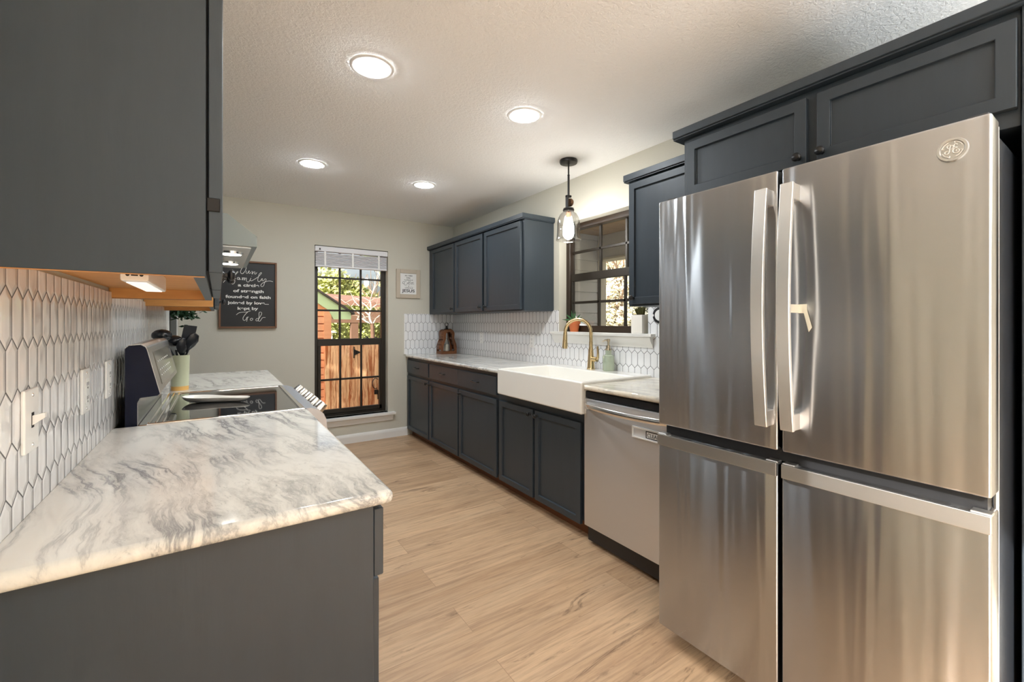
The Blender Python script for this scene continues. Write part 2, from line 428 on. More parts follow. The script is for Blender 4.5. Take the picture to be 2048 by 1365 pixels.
# baseboard: stepped profile
def baseboard(name, x0, x1):
    b = MB(); b.poly([(x0, YB, 0), (x0, YB-.017, 0), (x0, YB-.017, .060), (x0, YB-.013, .068), (x0, YB-.013, .080), (x0, YB-.006, .092), (x0, YB, .094)], (x1-x0, 0, 0))
    struct(b, name, 'trim_white', 'white stepped baseboard under the tall window')
baseboard('baseboard_back', XL, 1.785)
# door opening and casing on the left wall beyond the worktop
b = MB(); b.box(XL, XL+.018, 3.86, 3.93, 0, 2.10, .003).box(XL, XL+.018, 4.66, 4.73, 0, 2.10, .003).box(XL, XL+.018, 3.93, 4.66, 2.03, 2.10, .003)
struct(b, 'trim_6', 'trim_white', 'white door casing')
struct(MB().box(XL, XL+.012, 3.93, 4.66, .01, 2.03).box(XL+.012, XL+.016, 4.02, 4.57, 1.1, 1.9, .003).box(XL+.012, XL+.016, 4.02, 4.57, .2, .95, .003), 'door_1', 'cabinet_paint', 'dark door beyond the worktop')

# tall window (end wall)
def bars(b, lst, d0, d1, ax):
    for (a0, a1, z0, z1) in lst:
        if ax == 'y': b.box(a0, a1, d0, d1, z0, z1, .002)
        else: b.box(d0, d1, a0, a1, z0, z1, .002)
x0, x1, z0, z1 = W1
win = tag(MB().box(x0, x0+.045, YB+.085, YB+.135, z0, z1, .003).box(x1-.045, x1, YB+.085, YB+.135, z0, z1, .003)
          .box(x0+.045, x1-.045, YB+.085, YB+.135, z0, z0+.035, .003).box(x0+.045, x1-.045, YB+.085, YB+.135, z1-.05, z1, .003)
          .build('window_1', 'window_bronze'), 'tall bronze sash window in the end wall', None, None, 'structure')
b = MB(); cx = [x0+.045, x1-.045]
bars(b, [(cx[0], cx[1], 1.028, 1.10)], YB+.088, YB+.128, 'y')
b.build('meeting_rail', 'window_bronze', win)
b = MB(); xs = [x0+.045+.222, x0+.045+.440]
bars(b, [(x-.010, x+.010, 1.10, z1-.05) for x in xs]+[(cx[0], cx[1], z-.010, z+.010) for z in (1.400, 1.745)], YB+.105, YB+.125, 'y')
b.build('muntins_upper', 'window_bronze', win)
b = MB()
bars(b, [(cx[0], cx[0]+.028, .32, 1.03), (cx[1]-.028, cx[1], .32, 1.03), (cx[0], cx[1], .32, .362)], YB+.075, YB+.105, 'y')
bars(b, [(x-.010, x+.010, .362, 1.03) for x in xs]+[(cx[0]+.028, cx[1]-.028, .662, .682)], YB+.082, YB+.102, 'y')
b.build('sash_lower', 'window_bronze', win)
MB().box(cx[0], cx[1], YB+.114, YB+.117, z0+.035, z1-.05).build('pane', 'window_glass', win)
b = MB(); b.box(x0-.022, x1+.075, YB-.050, YB+.082, .258, .285, .004, 2)
b.poly([(x0-.01, YB-.0, .258), (x0-.01, YB-.036, .258), (x0-.01, YB-.022, .225), (x0-.01, YB-.014, .195), (x0-.01, YB, .195)], (x1-x0+.06, 0, 0))
struct(b, 'trim_7', 'trim_white', 'white sill and apron under the tall window')
# raised blind
bl = thing('window_blind', ((x0+x1)/2, YB+.05, 1.835), 'raised white slat blind bunched at the top of the tall window', 'blind')
b = MB(); b.box(x0+.004, x1-.004, YB-.004, YB+.050, 2.000, 2.052, .004)
b.build('headrail', 'blind_white', bl)
b = MB()
for k in range(9): b.box(x0+.010, x1-.010, YB+.002, YB+.050, 1.868+k*.0138, 1.868+k*.0138+.0085, .002)
b.build('slats', 'blind_white', bl)
MB().box(x0+.010, x1-.010, YB+.002, YB+.052, 1.843, 1.864, .004).build('bottom_rail', 'blind_white', bl)
for x in (x0+.10, (x0+x1)/2, x1-.10):
    MB().box(x-.009, x+.009, YB-.001, YB+.001, 1.85, 2.0).build('ladder_tape', 'plastic_white', bl)
MB().cyl((x0+.05, YB-.006, 2.03), (x0+.05, YB-.006, 2.012), .006).build('cord_knob', 'black_plastic', bl)

# sink window (right wall)
y0, y1, z0, z1 = W2; wx = XR+.075
win = tag(MB().box(wx, wx+.06, y0, y0+.045, z0, z1, .003).box(wx, wx+.06, y1-.048, y1, z0, z1, .003)
          .box(wx, wx+.06, y0+.045, y1-.048, z0, z0+.052, .003).box(wx, wx+.06, y0+.045, y1-.048, z1-.045, z1, .003)
          .build('window_2', 'window_brown'), 'brown sash window above the sink', None, None, 'structure')
MB().box(wx+.008, wx+.05, y0+.045, y1-.048, 1.612, 1.672, .003).build('meeting_rail', 'window_bronze', win)
b = MB(); ys = [2.168, 2.432]
bars(b, [(y-.010, y+.010, 1.672, z1-.045) for y in ys]+[(y0+.045, y1-.048, 1.842, 1.862)], wx+.03, wx+.05, 'x')
b.build('muntins_upper', 'window_bronze', win)
b = MB(); bars(b, [(y-.010, y+.010, z0+.052, 1.612) for y in ys]+[(y0+.045, y1-.048, 1.425, 1.445)], wx+.012, wx+.032, 'x')
bars(b, [(y1-.048-.022, y1-.048, z0+.052, 1.612), (y0+.045, y0+.045+.022, z0+.052, 1.612)], wx+.008, wx+.036, 'x')
b.build('sash_lower', 'window_bronze', win)
MB().box(wx+.040, wx+.043, y0+.045, y1-.048, z0+.052, z1-.045).build('pane', 'window_glass', win)
b = MB(); b.box(XR-.055, wx, W2[0]+.001, W2[1]-.001, 1.178, 1.195)
b.box(XR-.055, XR, y0-.06, y1+.06, 1.178, 1.198, .004, 2)
b.poly([(XR-.0, y0-.045, 1.178), (XR-.047, y0-.045, 1.178), (XR-.040, y0-.045, 1.150), (XR-.020, y0-.045, 1.120), (XR-.016, y0-.045, 1.105), (XR, y0-.045, 1.105)], (0, y1-y0+.09, 0))
struct(b, 'trim_8', 'trim_white', 'white sill ledge above the sink')

# ------------------------------------------------------------------ cabinets
def shaker(name, parent, xf, d, ya, yb, za, zb, rail=.057, th=.022, rec=.0125, m='cabinet_paint'):
    """door slab with a sunk panel; front face at x = xf, facing d (-1 = towards -X)"""
    s = MB(); xb = xf-d*th; s.box(min(xf, xb), max(xf, xb), ya, yb, za, zb)
    s.bm.faces.ensure_lookup_table(); s.bm.normal_update()
    f = max(s.bm.faces, key=lambda f: f.normal.x*d)
    bmesh.ops.inset_region(s.bm, faces=[f], thickness=rail, depth=0)
    r = bmesh.ops.extrude_face_region(s.bm, geom=[f])
    nv = [g for g in r['geom'] if isinstance(g, bmesh.types.BMVert)]
    bmesh.ops.translate(s.bm, vec=(-d*rec, 0, 0), verts=nv)
    bmesh.ops.delete(s.bm, geom=[f], context='FACES_ONLY')
    o = s.build(name, m, parent); md = o.modifiers.new('edge', 'BEVEL'); md.width = .0022; md.segments = 1; md.limit_method = 'ANGLE'
    o.modifiers.remove(o.modifiers['flat_faces']); w = o.modifiers.new('flat_faces', 'WEIGHTED_NORMAL'); w.weight = 100
    return o
def knob(parent, xf, d, y, z, s=1.0):
    prof = [(.009, 0), (.0085, .004), (.0055, .008), (.0055, .014), (.012, .017), (.0155, .021), (.0155, .025), (.011, .030), (.004, .032), (.0001, .032)]
    MB().lathe([(r*s, h*d*s) for r, h in prof], (xf, y, z), 18, 'x').build('knob', 'knob_black', parent)
def pull(parent, xf, d, y, z, L=.096):
    b = MB(); pts = [(xf, y-L/2, z), (xf+d*.020, y-L/2, z), (xf+d*.027, y-L/2+.012, z), (xf+d*.027, y+L/2-.012, z), (xf+d*.020, y+L/2, z), (xf, y+L/2, z)]
    b.tube(pts, .0048, 8)
    for yy in (y-L/2, y+L/2): b.lathe([(.008, 0), (.008, d*.004), (.005, d*.006)], (xf, yy, z), 12, 'x')
    b.build('pull_handle', 'pull_metal', parent)
def carcass(parent, xa, xb, ya, yb, za, zb, name='body'):
    return MB().box(xa, xb, ya, yb, za, zb, .0015).build(name, 'cabinet_paint', parent)
def toe(parent, xa, xb, ya, yb, m='toe_wood'): return MB().box(xa, xb, ya, yb, 0, .100).build('toe_kick', m, parent)
DB, DT = .080, .680                                # base door bottom / top
FX = 1.771                                         # base door faces on the right run
def base_unit(label, ya, yb, doors, drawers, knobs, top=.8842, dt=DT):
    t = thing('base_cabinet', ((FX+XR)/2, (ya+yb)/2, 0), label, 'cabinet', 'base cabinets along the window wall')
    carcass(t, FX+.022, XR-.012, ya+.0005, yb-.0005, .100, top)
    toe(t, FX+.075, XR-.012, ya+.0005, yb-.0005)
    for i, (a, c) in enumerate(doors):
        d = shaker('door', t, FX, -1, a, c, DB, dt); knob(d, FX, -1, knobs[i], dt-.033)
    for (a, c) in drawers:
        w = MB().box(FX, FX+.021, a, c, .712, .853, .002).build('drawer', 'cabinet_paint', t)
        pull(w, FX, -1, (a+c)/2, .783)
    return t
base_unit('dark grey base cabinet with one door and drawer in the far corner', 4.132, YB-.002, [(4.148, 4.735)], [(4.148, 4.735)], [4.176])
base_unit('dark grey base cabinet with two doors under two drawers left of the sink', 2.825, 4.132, [(3.492, 4.120), (2.842, 3.470)], [(3.486, 4.120), (2.842, 3.484)], [4.084, 3.436])
base_unit('dark grey sink cabinet with two doors below the white apron sink', 1.862, 2.825, [(2.378, 2.806), (1.908, 2.354)], [], [2.406, 2.325], top=.735)

def upper_unit(label, xf, d, xback, ya, yb, za, zb, doors, knobs, dz=(.012, .012), group=None, kz=None):
    t = thing('wall_cabinet', ((xf+xback)/2, (ya+yb)/2, za), label, 'cabinet', group)
    xa = xf-d*.022
    carcass(t, min(xa, xback), max(xa, xback), ya+.0005, yb-.0005, za, zb)
    for i, (a, c) in enumerate(doors):
        o = shaker('door', t, xf, d, a, c, za+dz[0], zb-dz[1]); knob(o, xf, d, knobs[i], (kz or za+dz[0]+.036))
    return t
G = 'wall cabinets along the window wall'
XU = 2.031
upper_unit('single door dark grey wall cabinet in the far corner above the lantern', XU, -1, XR-.002, 4.085, YB-.002, 1.368, 2.110, [(4.098, 4.665)], [4.128], group=G)
upper_unit('double door dark grey wall cabinet left of the sink window', XU, -1, XR-.002, 2.862, 4.085, 1.368, 2.110, [(3.508, 4.072), (2.895, 3.472)], [3.545, 3.436], group=G)
upper_unit('narrow single door dark grey wall cabinet right of the sink window', XU, -1, XR-.002, 1.262, 1.785, 1.368, 2.110, [(1.285, 1.768)], [1.733], group=G)
def crown(name, xa, xb, ya, yb, za, zb, label):     # flat crown board wrapped round the top
    b = MB(); b.box(xa, xb, ya, yb, za+.006, zb, .002); b.box(xa+.008 if xa > 1 else xa, xb if xa > 1 else xb-.008, ya+.008, yb, za, za+.006)
    struct(b, name, 'cabinet_paint', label)
crown('trim_9', XU-.010, XR-.002, 2.845, YB-.002, 2.110, 2.153, 'dark grey crown board on the far wall cabinets')
crown('trim_10', XU-.010, XR-.002, 1.2615, 1.803, 2.110, 2.153, 'dark grey crown board right of the sink window')
# over the fridge
t = upper_unit('wide dark grey cabinet with two shallow doors above the refrigerator', 1.764, -1, XR-.002, .206, 1.226, 1.800, 2.112, [(.714, 1.200), (.212, .681)], [.738, .664], dz=(.046, .026), kz=1.872)
crown('trim_11', 1.745, XR-.002, .12, 1.2605, 2.112, 2.153, 'dark grey crown board above the refrigerator')
p = tag(MB().box(1.770, XR-.002, .184, .2045, 0, 2.112, .0015).build('fridge_side_panel', 'cabinet_paint'), 'tall dark grey end panel beside the right side of the refrigerator', 'panel')

# left run: base and wall cabinets (d = +1)
FXL = .300
def left_base(label, ya, yb, drawers):
    t = thing('base_cabinet', (0, (ya+yb)/2, 0), label, 'cabinet', 'base cabinets beside the range')
    carcass(t, XL+.012, FXL-.022, ya, yb, .100, .884)
    toe(t, XL+.012, FXL-.080, ya+.0005, yb-.0005)
    w = MB().box(FXL-.021, FXL, ya+.004, yb-.02, .722, .868, .002).build('drawer', 'cabinet_paint', t); pull(w, FXL, 1, (ya+yb)/2, .795)
    n = 2; L = (yb-ya-.07)/2
    for k in range(n):
        a = ya+.035+k*(L+.004); d = shaker('door', t, FXL, 1, a, a+L, .10, .700); knob(d, FXL, 1, a+L-.03 if k == 0 else a+.03, .667)
left_base('near dark grey base cabinet under the foreground marble worktop', .942, 1.962, 1)
left_base('dark grey base cabinet beyond the range', 2.772, 3.755, 1)
def left_upper(label, ya, yb, za, zb, doors, knobs):
    t = thing('wall_cabinet', (-.14, (ya+yb)/2, za), label, 'cabinet', 'wall cabinets on the range side')
    w = .018; b = MB()
    b.box(XL+.002, -.017, ya, ya+w, za, zb, .001).box(XL+.002, -.017, yb-w, yb, za, zb, .001)
    b.box(-.036, -.017, ya+w, yb-w, za, zb)
    b.build('body', 'cabinet_paint', t)
    b = MB(); b.box(XL+.002, -.036, ya+w, yb-w, za+.034, zb-.01)
    b.box(XL+.002, -.036, ya+w, ya+w+.001, za+.001, za+.034).box(XL+.002, -.036, yb-w-.001, yb-w, za+.001, za+.034).box(-.037, -.036, ya+w, yb-w, za+.001, za+.034)
    b.box(XL+.004, -.019, ya+.002, ya+w-.002, za-.0008, za).box(XL+.004, -.019, yb-w+.002, yb-.002, za-.0008, za)
    tag(b.build('underside', 'oak', t), 'bare orange oak underside')
    MB().box(XL+.004, -.036, ya+w, yb-w, zb-.009, zb).build('top_board', 'cabinet_paint', t)
    for i, (a, c) in enumerate(doors):
        o = shaker('door', t, .008, 1, a, c, za+.008, zb-.012); knob(o, .008, 1, knobs[i], za+.046)
        MB().box(-.0168, -.0135, a+.01, c-.01, za+.012, zb-.016).build('gap_shade_sheet', 'gap_shade', o)  # black sheet painting the shade in the gap behind the door
        for z in (za+.13, zb-.13): MB().box(-.016, .004, a-.003, a-.0005, z-.012, z+.012, .001).build('hinge', 'black_metal', o)
    return t
left_upper('foreground dark grey wall cabinet with oak underside above the near worktop', .948, 1.962, 1.352, 2.11, [(.952, 1.440), (1.465, 1.95)], [1.395, 1.51])
left_upper('short dark grey wall cabinet above the range hood', 1.966, 2.758, 1.690, 2.11, [(1.975, 2.355), (2.365, 2.75)], [2.32, 2.40])
lu = left_upper('dark grey wall cabinet beyond the range hood', 2.762, 3.690, 1.352, 2.11, [(2.772, 3.215), (3.235, 3.68)], [3.17, 3.28])
tag(MB().box(XL+.003, -.018, 2.7595, 2.7618, 1.353, 1.688).build('side_skin', 'oak', lu), 'bare oak side below the hood cabinet')
crown('trim_12', XL+.002, .012, .93, 3.70, 2.11, 2.153, 'dark grey crown board on the range side')
pk = thing('puck_light', (-.125, 1.24, 1.372), 'slim white battery light stuck under the foreground wall cabinet', 'light')
MB().box(-.150, -.108, 1.075, 1.41, 1.348, 1.3855, .004, 2).build('housing', 'plastic_white', pk)
MB().box(-.144, -.114, 1.100, 1.385, 1.3462, 1.3482).build('lens', 'puck_lens', pk)
MB().cyl((-.139, 1.0745, 1.360), (-.139, 1.0755, 1.360), .003).cyl((-.119, 1.0745, 1.360), (-.119, 1.0755, 1.360), .003).box(-.134, -.124, 1.0742, 1.0755, 1.358, 1.361).build('charging_port', 'black_plastic', pk)

# ------------------------------------------------------------------ worktops
def slab(name, x0, x1, y0, y1, m, label, round_edges):
    s = MB(); s.box(x0, x1, y0, y1, .8845, CT)
    es = [e for e in s.bm.edges if round_edges(e)]
    bmesh.ops.bevel(s.bm, geom=es, offset=.013, segments=5, affect='EDGES', profile=.5)
    return tag(s.build(name, m), label, 'worktop')
def near_(v, q): return abs(v-q) < 1e-4
slab('marble_worktop', XL+.0095, .313, .912, 1.963, 'marble', 'foreground grey veined white marble worktop at lower left',
     lambda e: (all(near_(v.co.x, .313) for v in e.verts) or all(near_(v.co.y, .912) for v in e.verts)))
slab('marble_worktop', XL+.0095, .322, 2.772, 3.775, 'marble', 'grey veined white marble worktop beyond the range',
     lambda e: (all(near_(v.co.x, .322) for v in e.verts) or all(near_(v.co.y, 3.775) for v in e.verts)))
slab('marble_worktop', 1.756, XR-.0095, 2.754, YB-.0105, 'marble', 'long white marble worktop running from sink to far corner',
     lambda e: all(near_(v.co.x, 1.756) for v in e.verts))
slab('marble_worktop', 1.735, XR-.0095, 1.215, 1.844, 'marble_warm', 'cream marble worktop over the dishwasher',
     lambda e: all(near_(v.co.x, 1.735) for v in e.verts))

# ------------------------------------------------------------------ apron sink
sx0, sx1, sy0, sy1, sz0, sz1 = 1.722, 2.348, 1.846, 2.752, .742, .931
s = MB(); s.box(sx0, sx1, sy0, sy1, sz0, sz1)
s.bm.normal_update(); f = max(s.bm.faces, key=lambda f: f.normal.z)
bmesh.ops.inset_region(s.bm, faces=[f], thickness=.032, depth=0)
vs = list(f.verts)
for v in vs:
    if v.co.x > 2.2: v.co.x = 2.19
r = bmesh.ops.extrude_face_region(s.bm, geom=[f]); nv = [g for g in r['geom'] if isinstance(g, bmesh.types.BMVert)]
bmesh.ops.delete(s.bm, geom=[f], context='FACES_ONLY')
c0 = sum((v.co for v in nv), Vector())/len(nv)
for v in nv: v.co = c0+(v.co-c0)*.97; v.co.z = sz1-.18
bmesh.ops.bevel(s.bm, geom=list(s.bm.edges), offset=.011, segments=4, affect='EDGES', profile=.5)
sink = thing('apron_sink', ((sx0+sx1)/2, (sy0+sy1)/2, sz0), 'white fireclay apron front sink below the window', 'sink')
s.build('basin', 'sink_white', sink)
MB().lathe([(.0001, .003), (.034, .003), (.042, 0)], (1.97, 2.30, sz1-.18), 24).build('drain', 'chrome', sink)

# faucet
fx, fy, fz = 2.265, 2.325, sz1
fa = thing('faucet', (fx, fy, fz), 'brushed gold gooseneck pull-down faucet behind the sink', 'faucet')
MB().lathe([(.0001, 0), (.031, 0), (.031, .004), (.027, .010), (.0245, .05), (.021, .10), (.0165, .15), (.014, .165), (.014, .20), (.0001, .20)], (fx, fy, fz), 24).build('body', 'brass', fa)
arc = [(fx, fy, fz+.19), (fx, fy, fz+.27)]
dx, dy = -.62, .785                                    # swings towards the bowl
for k in range(0, 15):
    a = R(180-k*13.2); rr = .095
    arc.append((fx+dx*(rr+rr*math.cos(a)), fy+dy*(rr+rr*math.cos(a))*1.0, fz+.27+rr*math.sin(a)))
MB().tube(arc, .0125, 14).build('spout', 'brass', fa)
e = Vector(arc[-1]); dirv = (Vector(arc[-1])-Vector(arc[-2])).normalized()
MB().tube([e-dirv*.005, e+dirv*.012, e+dirv*.095, e+dirv*.115], [.0135, .015, .020, .0195], 16).build('spray_head', 'brass', fa)
hz = fz+.075
h = MB().cyl((fx, fy-.015, hz), (fx, fy-.062, hz), .017, .017, 18).build('handle', 'brass', fa)
MB().tube([(fx, fy-.056, hz), (fx, fy-.070, hz+.012), (fx-.004, fy-.076, hz+.05), (fx-.004, fy-.071, hz+.095)], [.009, .010, .008, .007], 10).build('lever', 'brass', h)

# soap bottle
sb = thing('soap_dispenser', (2.292, 2.178, sz1), 'pale green glass soap dispenser with metal pump beside the faucet', 'soap dispenser')
MB().lathe([(.0001, .0), (.038, 0), (.041, .004), (.041, .098), (.038, .108), (.024, .114), (.021, .120), (.021, .148), (.0001, .148)], (2.292, 2.178, sz1), 24).build('bottle', 'soap_glass', sb)
pm = MB().lathe([(.0235, .145), (.0235, .153), (.017, .156), (.015, .178), (.008, .180), (.008, .205), (.012, .207), (.012, .224), (.0001, .226)], (2.292, 2.178, sz1), 18).build('pump', 'pump_metal', sb)
MB().tube([(2.292, 2.178, sz1+.216), (2.272, 2.19, sz1+.216), (2.255, 2.20, sz1+.205)], [.006, .006, .004], 8).build('nozzle', 'pump_metal', pm)

# sill plants
def spiky(b, c, n, L, w, tilt0, tilt1, rnd):
    for k in range(n):
        a = 2*math.pi*k/n*1.618*2; tl = R(tilt0+(tilt1-tilt0)*k/n+rnd.uniform(-6, 6)); l = L*rnd.uniform(.8, 1.1)
        d = Vector((math.cos(a)*math.sin(tl), math.sin(a)*math.sin(tl), math.cos(tl)))
        p0 = Vector(c); pts = [p0+d*l*q+Vector((0, 0, -.25*l*q*q*math.sin(tl))) for q in (0, .35, .7, 1)]
        b.tube(pts, [w*.8, w, w*.7, w*.08], 6, .45, up=(-d.y, d.x, .01))
rn = random.Random(3)
ap = thing('aloe_plant', (2.40, 2.655, 1.198), 'small spiky aloe in a terracotta pot at the left end of the sink sill', 'plant')
MB().lathe([(.0001, 0), (.033, 0), (.045, .062), (.049, .062), (.052, .090), (.046, .090), (.044, .078), (.0001, .076)], (2.40, 2.655, 1.198), 22).build('pot', 'terracotta', ap)
b = MB(); spiky(b, (2.40, 2.655, 1.272), 20, .105, .0075, 12, 78, rn); b.build('leaves', 'aloe', ap)
wp = thing('succulent_plant', (2.365, 1.955, 1.198), 'succulent in a square white pot at the right end of the sink sill', 'plant')
b = MB(); b.box(2.322, 2.412, 1.908, 2.002, 1.1985, 1.322, .005, 2); b.build('pot', 'pot_white', wp)
MB().box(2.330, 2.404, 1.916, 1.994, 1.3215, 1.326).build('soil', 'soil', wp)
b = MB(); 
for k in range(9):
    spiky(b, (2.345+.04*rn.random(), 1.925+.06*rn.random(), 1.324), 4, .062, .010, 5, 30, rn)
b.build('leaves', 'succulent', wp)

# outlets and switches: face plates
def plate(name, label, cat, xw, d, y, z, kind, group=None):
    t = thing(name, (xw, y, z-.058), label, cat, group)
    xs = sorted((xw, xw+d*.007)); MB().box(xs[0], xs[1], y-.036, y+.036, z-.058, z+.058, .003, 2).build('face_plate', 'plastic_white', t)
    f = xw+d*.007
    if kind == 'toggle':
        xs = sorted((f, f+d*.016)); MB().poly([(f, y-.0045, z+.008), (f+d*.017, y-.0045, z+.012), (f+d*.017, y-.0045, z+.003), (f, y-.0045, z-.010)], (0, .009, 0)).build('toggle', 'plastic_white', t)
        MB().box(min(f, f+d*.0006), max(f, f+d*.0006), y-.006, y+.006, z-.014, z+.014).build('slot', 'gap_shade', t)
    else:
        xs = sorted((f, f+d*.002))
        rc = MB().box(xs[0], xs[1], y-.0165, y+.0165, z-.034, z+.034, .001).build('receptacle', 'plastic_white', t)
        b = MB(); xs = sorted((f+d*.0019, f+d*.0025))
        for zz in (z-.018, z+.018):
            b.box(xs[0], xs[1], y-.008, y-.006, zz-.004, zz+.005).box(xs[0], xs[1], y+.006, y+.008, zz-.004, zz+.005).box(xs[0], xs[1], y-.002, y+.002, zz-.012, zz-.008)
        b.build('slots', 'gap_shade', rc)
    for zz in (z-.046, z+.046): MB().lathe([(.0035, 0), (.003, d*.0012), (.0001, d*.0014)], (f, y, zz), 10, 'x').build('screw', 'bright_steel', t)
plate('light_switch', 'white toggle light switch on the tile above the foreground worktop', 'light switch', XL+.009, 1, 1.168, 1.090, 'toggle')
plate('wall_outlet', 'white outlet on the left tile next to the light switch', 'outlet', XL+.009, 1, 1.572, 1.092, 'outlet', 'tile outlets')
plate('wall_outlet', 'white outlet on the left tile just before the range', 'outlet', XL+.009, 1, 1.862, 1.092, 'outlet', 'tile outlets')
plate('wall_outlet', 'white outlet on the window wall tile just left of the sink sill', 'outlet', XR-.009, -1, 3.156, 1.105, 'outlet', 'tile outlets')
plate('wall_outlet', 'white outlet on the window wall tile nearer the lantern', 'outlet', XR-.009, -1, 4.060, 1.108, 'outlet', 'tile outlets')
dc = thing('round_wall_dial', (XR-.009, 1.795, 1.318), 'round black and white disc on the tile right of the sink sill', 'wall disc')
MB().lathe([(.0001, 0), (.052, 0), (.052, -.010), (.044, -.012), (.0001, -.012)], (XR-.009, 1.787, 1.318), 28, 'x').build('rim', 'black_plastic', dc)
MB().lathe([(.036, -.0115), (.034, -.017), (.0001, -.018)], (XR-.009, 1.783, 1.318), 28, 'x').build('face', 'plastic_white', dc)
MB().cyl((XR-.022, 1.835, 1.318), (XR-.018, 1.835, 1.318), .008).build('stud', 'plastic_white', dc)

# lantern
lx, ly = 2.185, 4.585
la = thing('candle_lantern', (lx, ly, CT), 'curvy dark wooden lantern holding a white candle in the far worktop corner', 'lantern')
def lant(x):                                            # outline half width by height
    pts = [(0, .098), (.05, .097), (.10, .094), (.135, .082), (.165, .068), (.195, .066), (.225, .070), (.25, .066), (.27, .050), (.28, .030)]
    return pts
def lantern_frame(yy, th):
    out = lant(0); outer = [(lx-w, CT+h) for h, w in out]+[(lx+w, CT+h) for h, w in reversed(out)]
    inn = [(.032, .070), (.10, .066), (.14, .050), (.17, .040), (.21, .040), (.235, .036), (.25, .018)]
    inner = [(lx-w, CT+h) for h, w in inn]+[(lx+w, CT+h) for h, w in reversed(inn)]
    b = MB()
    n = 48
    def samp(poly, n):
        P = [Vector((p[0], p[1])) for p in poly]; P.append(P[0]); L = [0]
        for a, c in zip(P, P[1:]): L.append(L[-1]+(c-a).length)
        res = []; j = 0
        for k in range(n):
            d = L[-1]*k/n
            while L[j+1] < d: j += 1
            tt = (d-L[j])/max(1e-9, L[j+1]-L[j]); res.append(P[j].lerp(P[j+1], tt))
        return res
    A, B = samp(outer, n), samp(inner, n)
    va = [[b.bm.verts.new((p.x, y, p.y)) for p in P] for P in (A, B) for y in (yy, yy+th)]
    o0, o1, i0, i1 = va
    for k in range(n):
        j = (k+1) % n
        b.bm.faces.new((o0[k], o0[j], i0[j], i0[k])); b.bm.faces.new((o1[k], i1[k], i1[j], o1[j]))
        b.bm.faces.new((o0[k], o1[k], o1[j], o0[j])); b.bm.faces.new((i0[k], i0[j], i1[j], i1[k]))
    return b
lantern_frame(ly-.065, .016).build('side_frame', 'walnut', la); lantern_frame(ly+.049, .016).build('side_frame', 'walnut', la)
MB().box(lx-.098, lx+.098, ly-.066, ly+.066, CT, CT+.032, .003).build('base', 'walnut', la)
b = MB(); out = lant(0)
for sgn in (-1, 1):
    for (h0, w0), (h1, w1) in zip(out[1:], out[2:]):
        b.quad((lx+sgn*(w0-.006), ly-.05, CT+h0), (lx+sgn*(w1-.006), ly-.05, CT+h1), (lx+sgn*(w1-.006), ly+.05, CT+h1), (lx+sgn*(w0-.006), ly+.05, CT+h0))
bo = b.build('side_strip', 'walnut', la); bo.modifiers.new('th', 'SOLIDIFY').thickness = .008
MB().lathe([(.034, 0), (.030, .004), (.016, .012), (.013, .034), (.020, .038), (.0001, .044)], (lx, ly, CT+.278), 16).build('cap', 'black_metal', la)
ring = [(lx+.018*math.sin(2*math.pi*k/16), ly, CT+.335+.018*math.cos(2*math.pi*k/16)) for k in range(17)]
MB().tube(ring, .003, 8).build('ring', 'black_metal', la)
MB().lathe([(.0001, 0), (.024, 0), (.024, .075), (.0001, .077)], (lx, ly, CT+.033), 18).build('candle', 'candle', la)
MB().lathe([(.034, 0), (.034, .10), (.022, .14), (.020, .20)], (lx, ly, CT+.033), 20).build('chimney', 'lantern_glass', la)

# ------------------------------------------------------------------ dishwasher
dw = thing('dishwasher', (2.03, 1.55, 0), 'stainless steel dishwasher between the sink cabinet and refrigerator', 'dishwasher')
MB().box(1.775, XR-.03, 1.232, 1.844, .02, .882).build('tub', 'black_plastic', dw)
door = MB().box(1.745, 1.774, 1.246, 1.846, .112, .838, .004, 2).build('door', 'dishwasher_steel', dw)
MB().box(1.752, 1.774, 1.246, 1.844, .842, .880, .004).build('control_strip', 'black_plastic', dw)
MB().box(1.825, 1.84, 1.246, 1.846, .0, .108).build('toe_panel', 'black_plastic', dw)
pts = []; rad = []
for k in range(17):
    q = k/16; y = 1.270+(1.825-1.270)*q; pts.append((1.738-.047*math.sin(math.pi*q)**.6, y, .802)); rad.append(.0155)
MB().tube(pts, rad, 10, .55, up=(1, 0, 0)).build('handle', 'bright_steel', door)
mg = thing('clean_dirty_magnet', (1.742, 1.385, .694), 'white sliding magnet sign stuck on the dishwasher door', 'magnet')
b = MB(); yA, yB2, zA, zB = 1.285, 1.492, .694, .749
b.box(1.738, 1.745, yA, yB2, zA, zA+.006).box(1.738, 1.745, yA, yB2, zB-.006, zB).box(1.738, 1.745, yA, yA+.006, zA+.006, zB-.006).box(1.738, 1.745, yB2-.006, yB2, zA+.006, zB-.006)
b.build('frame', 'plastic_white', mg)
MB().box(1.742, 1.745, yA+.006, yB2-.006, zA+.006, zB-.006).build('backing', 'magnet_grey', mg)
MB().box(1.7405, 1.742, 1.315, 1.408, zA+.010, zB-.010).build('slider', 'black_plastic', mg)
MB().box(1.7398, 1.7405, 1.319, 1.402, zA+.014, zB-.014).build('slider_face', 'plastic_white', mg)
text('lettering', 'CLEAN', 'letter_dark', mg, (1.7393, 1.3605, zA+.018), '-x', .074, .026, .0)

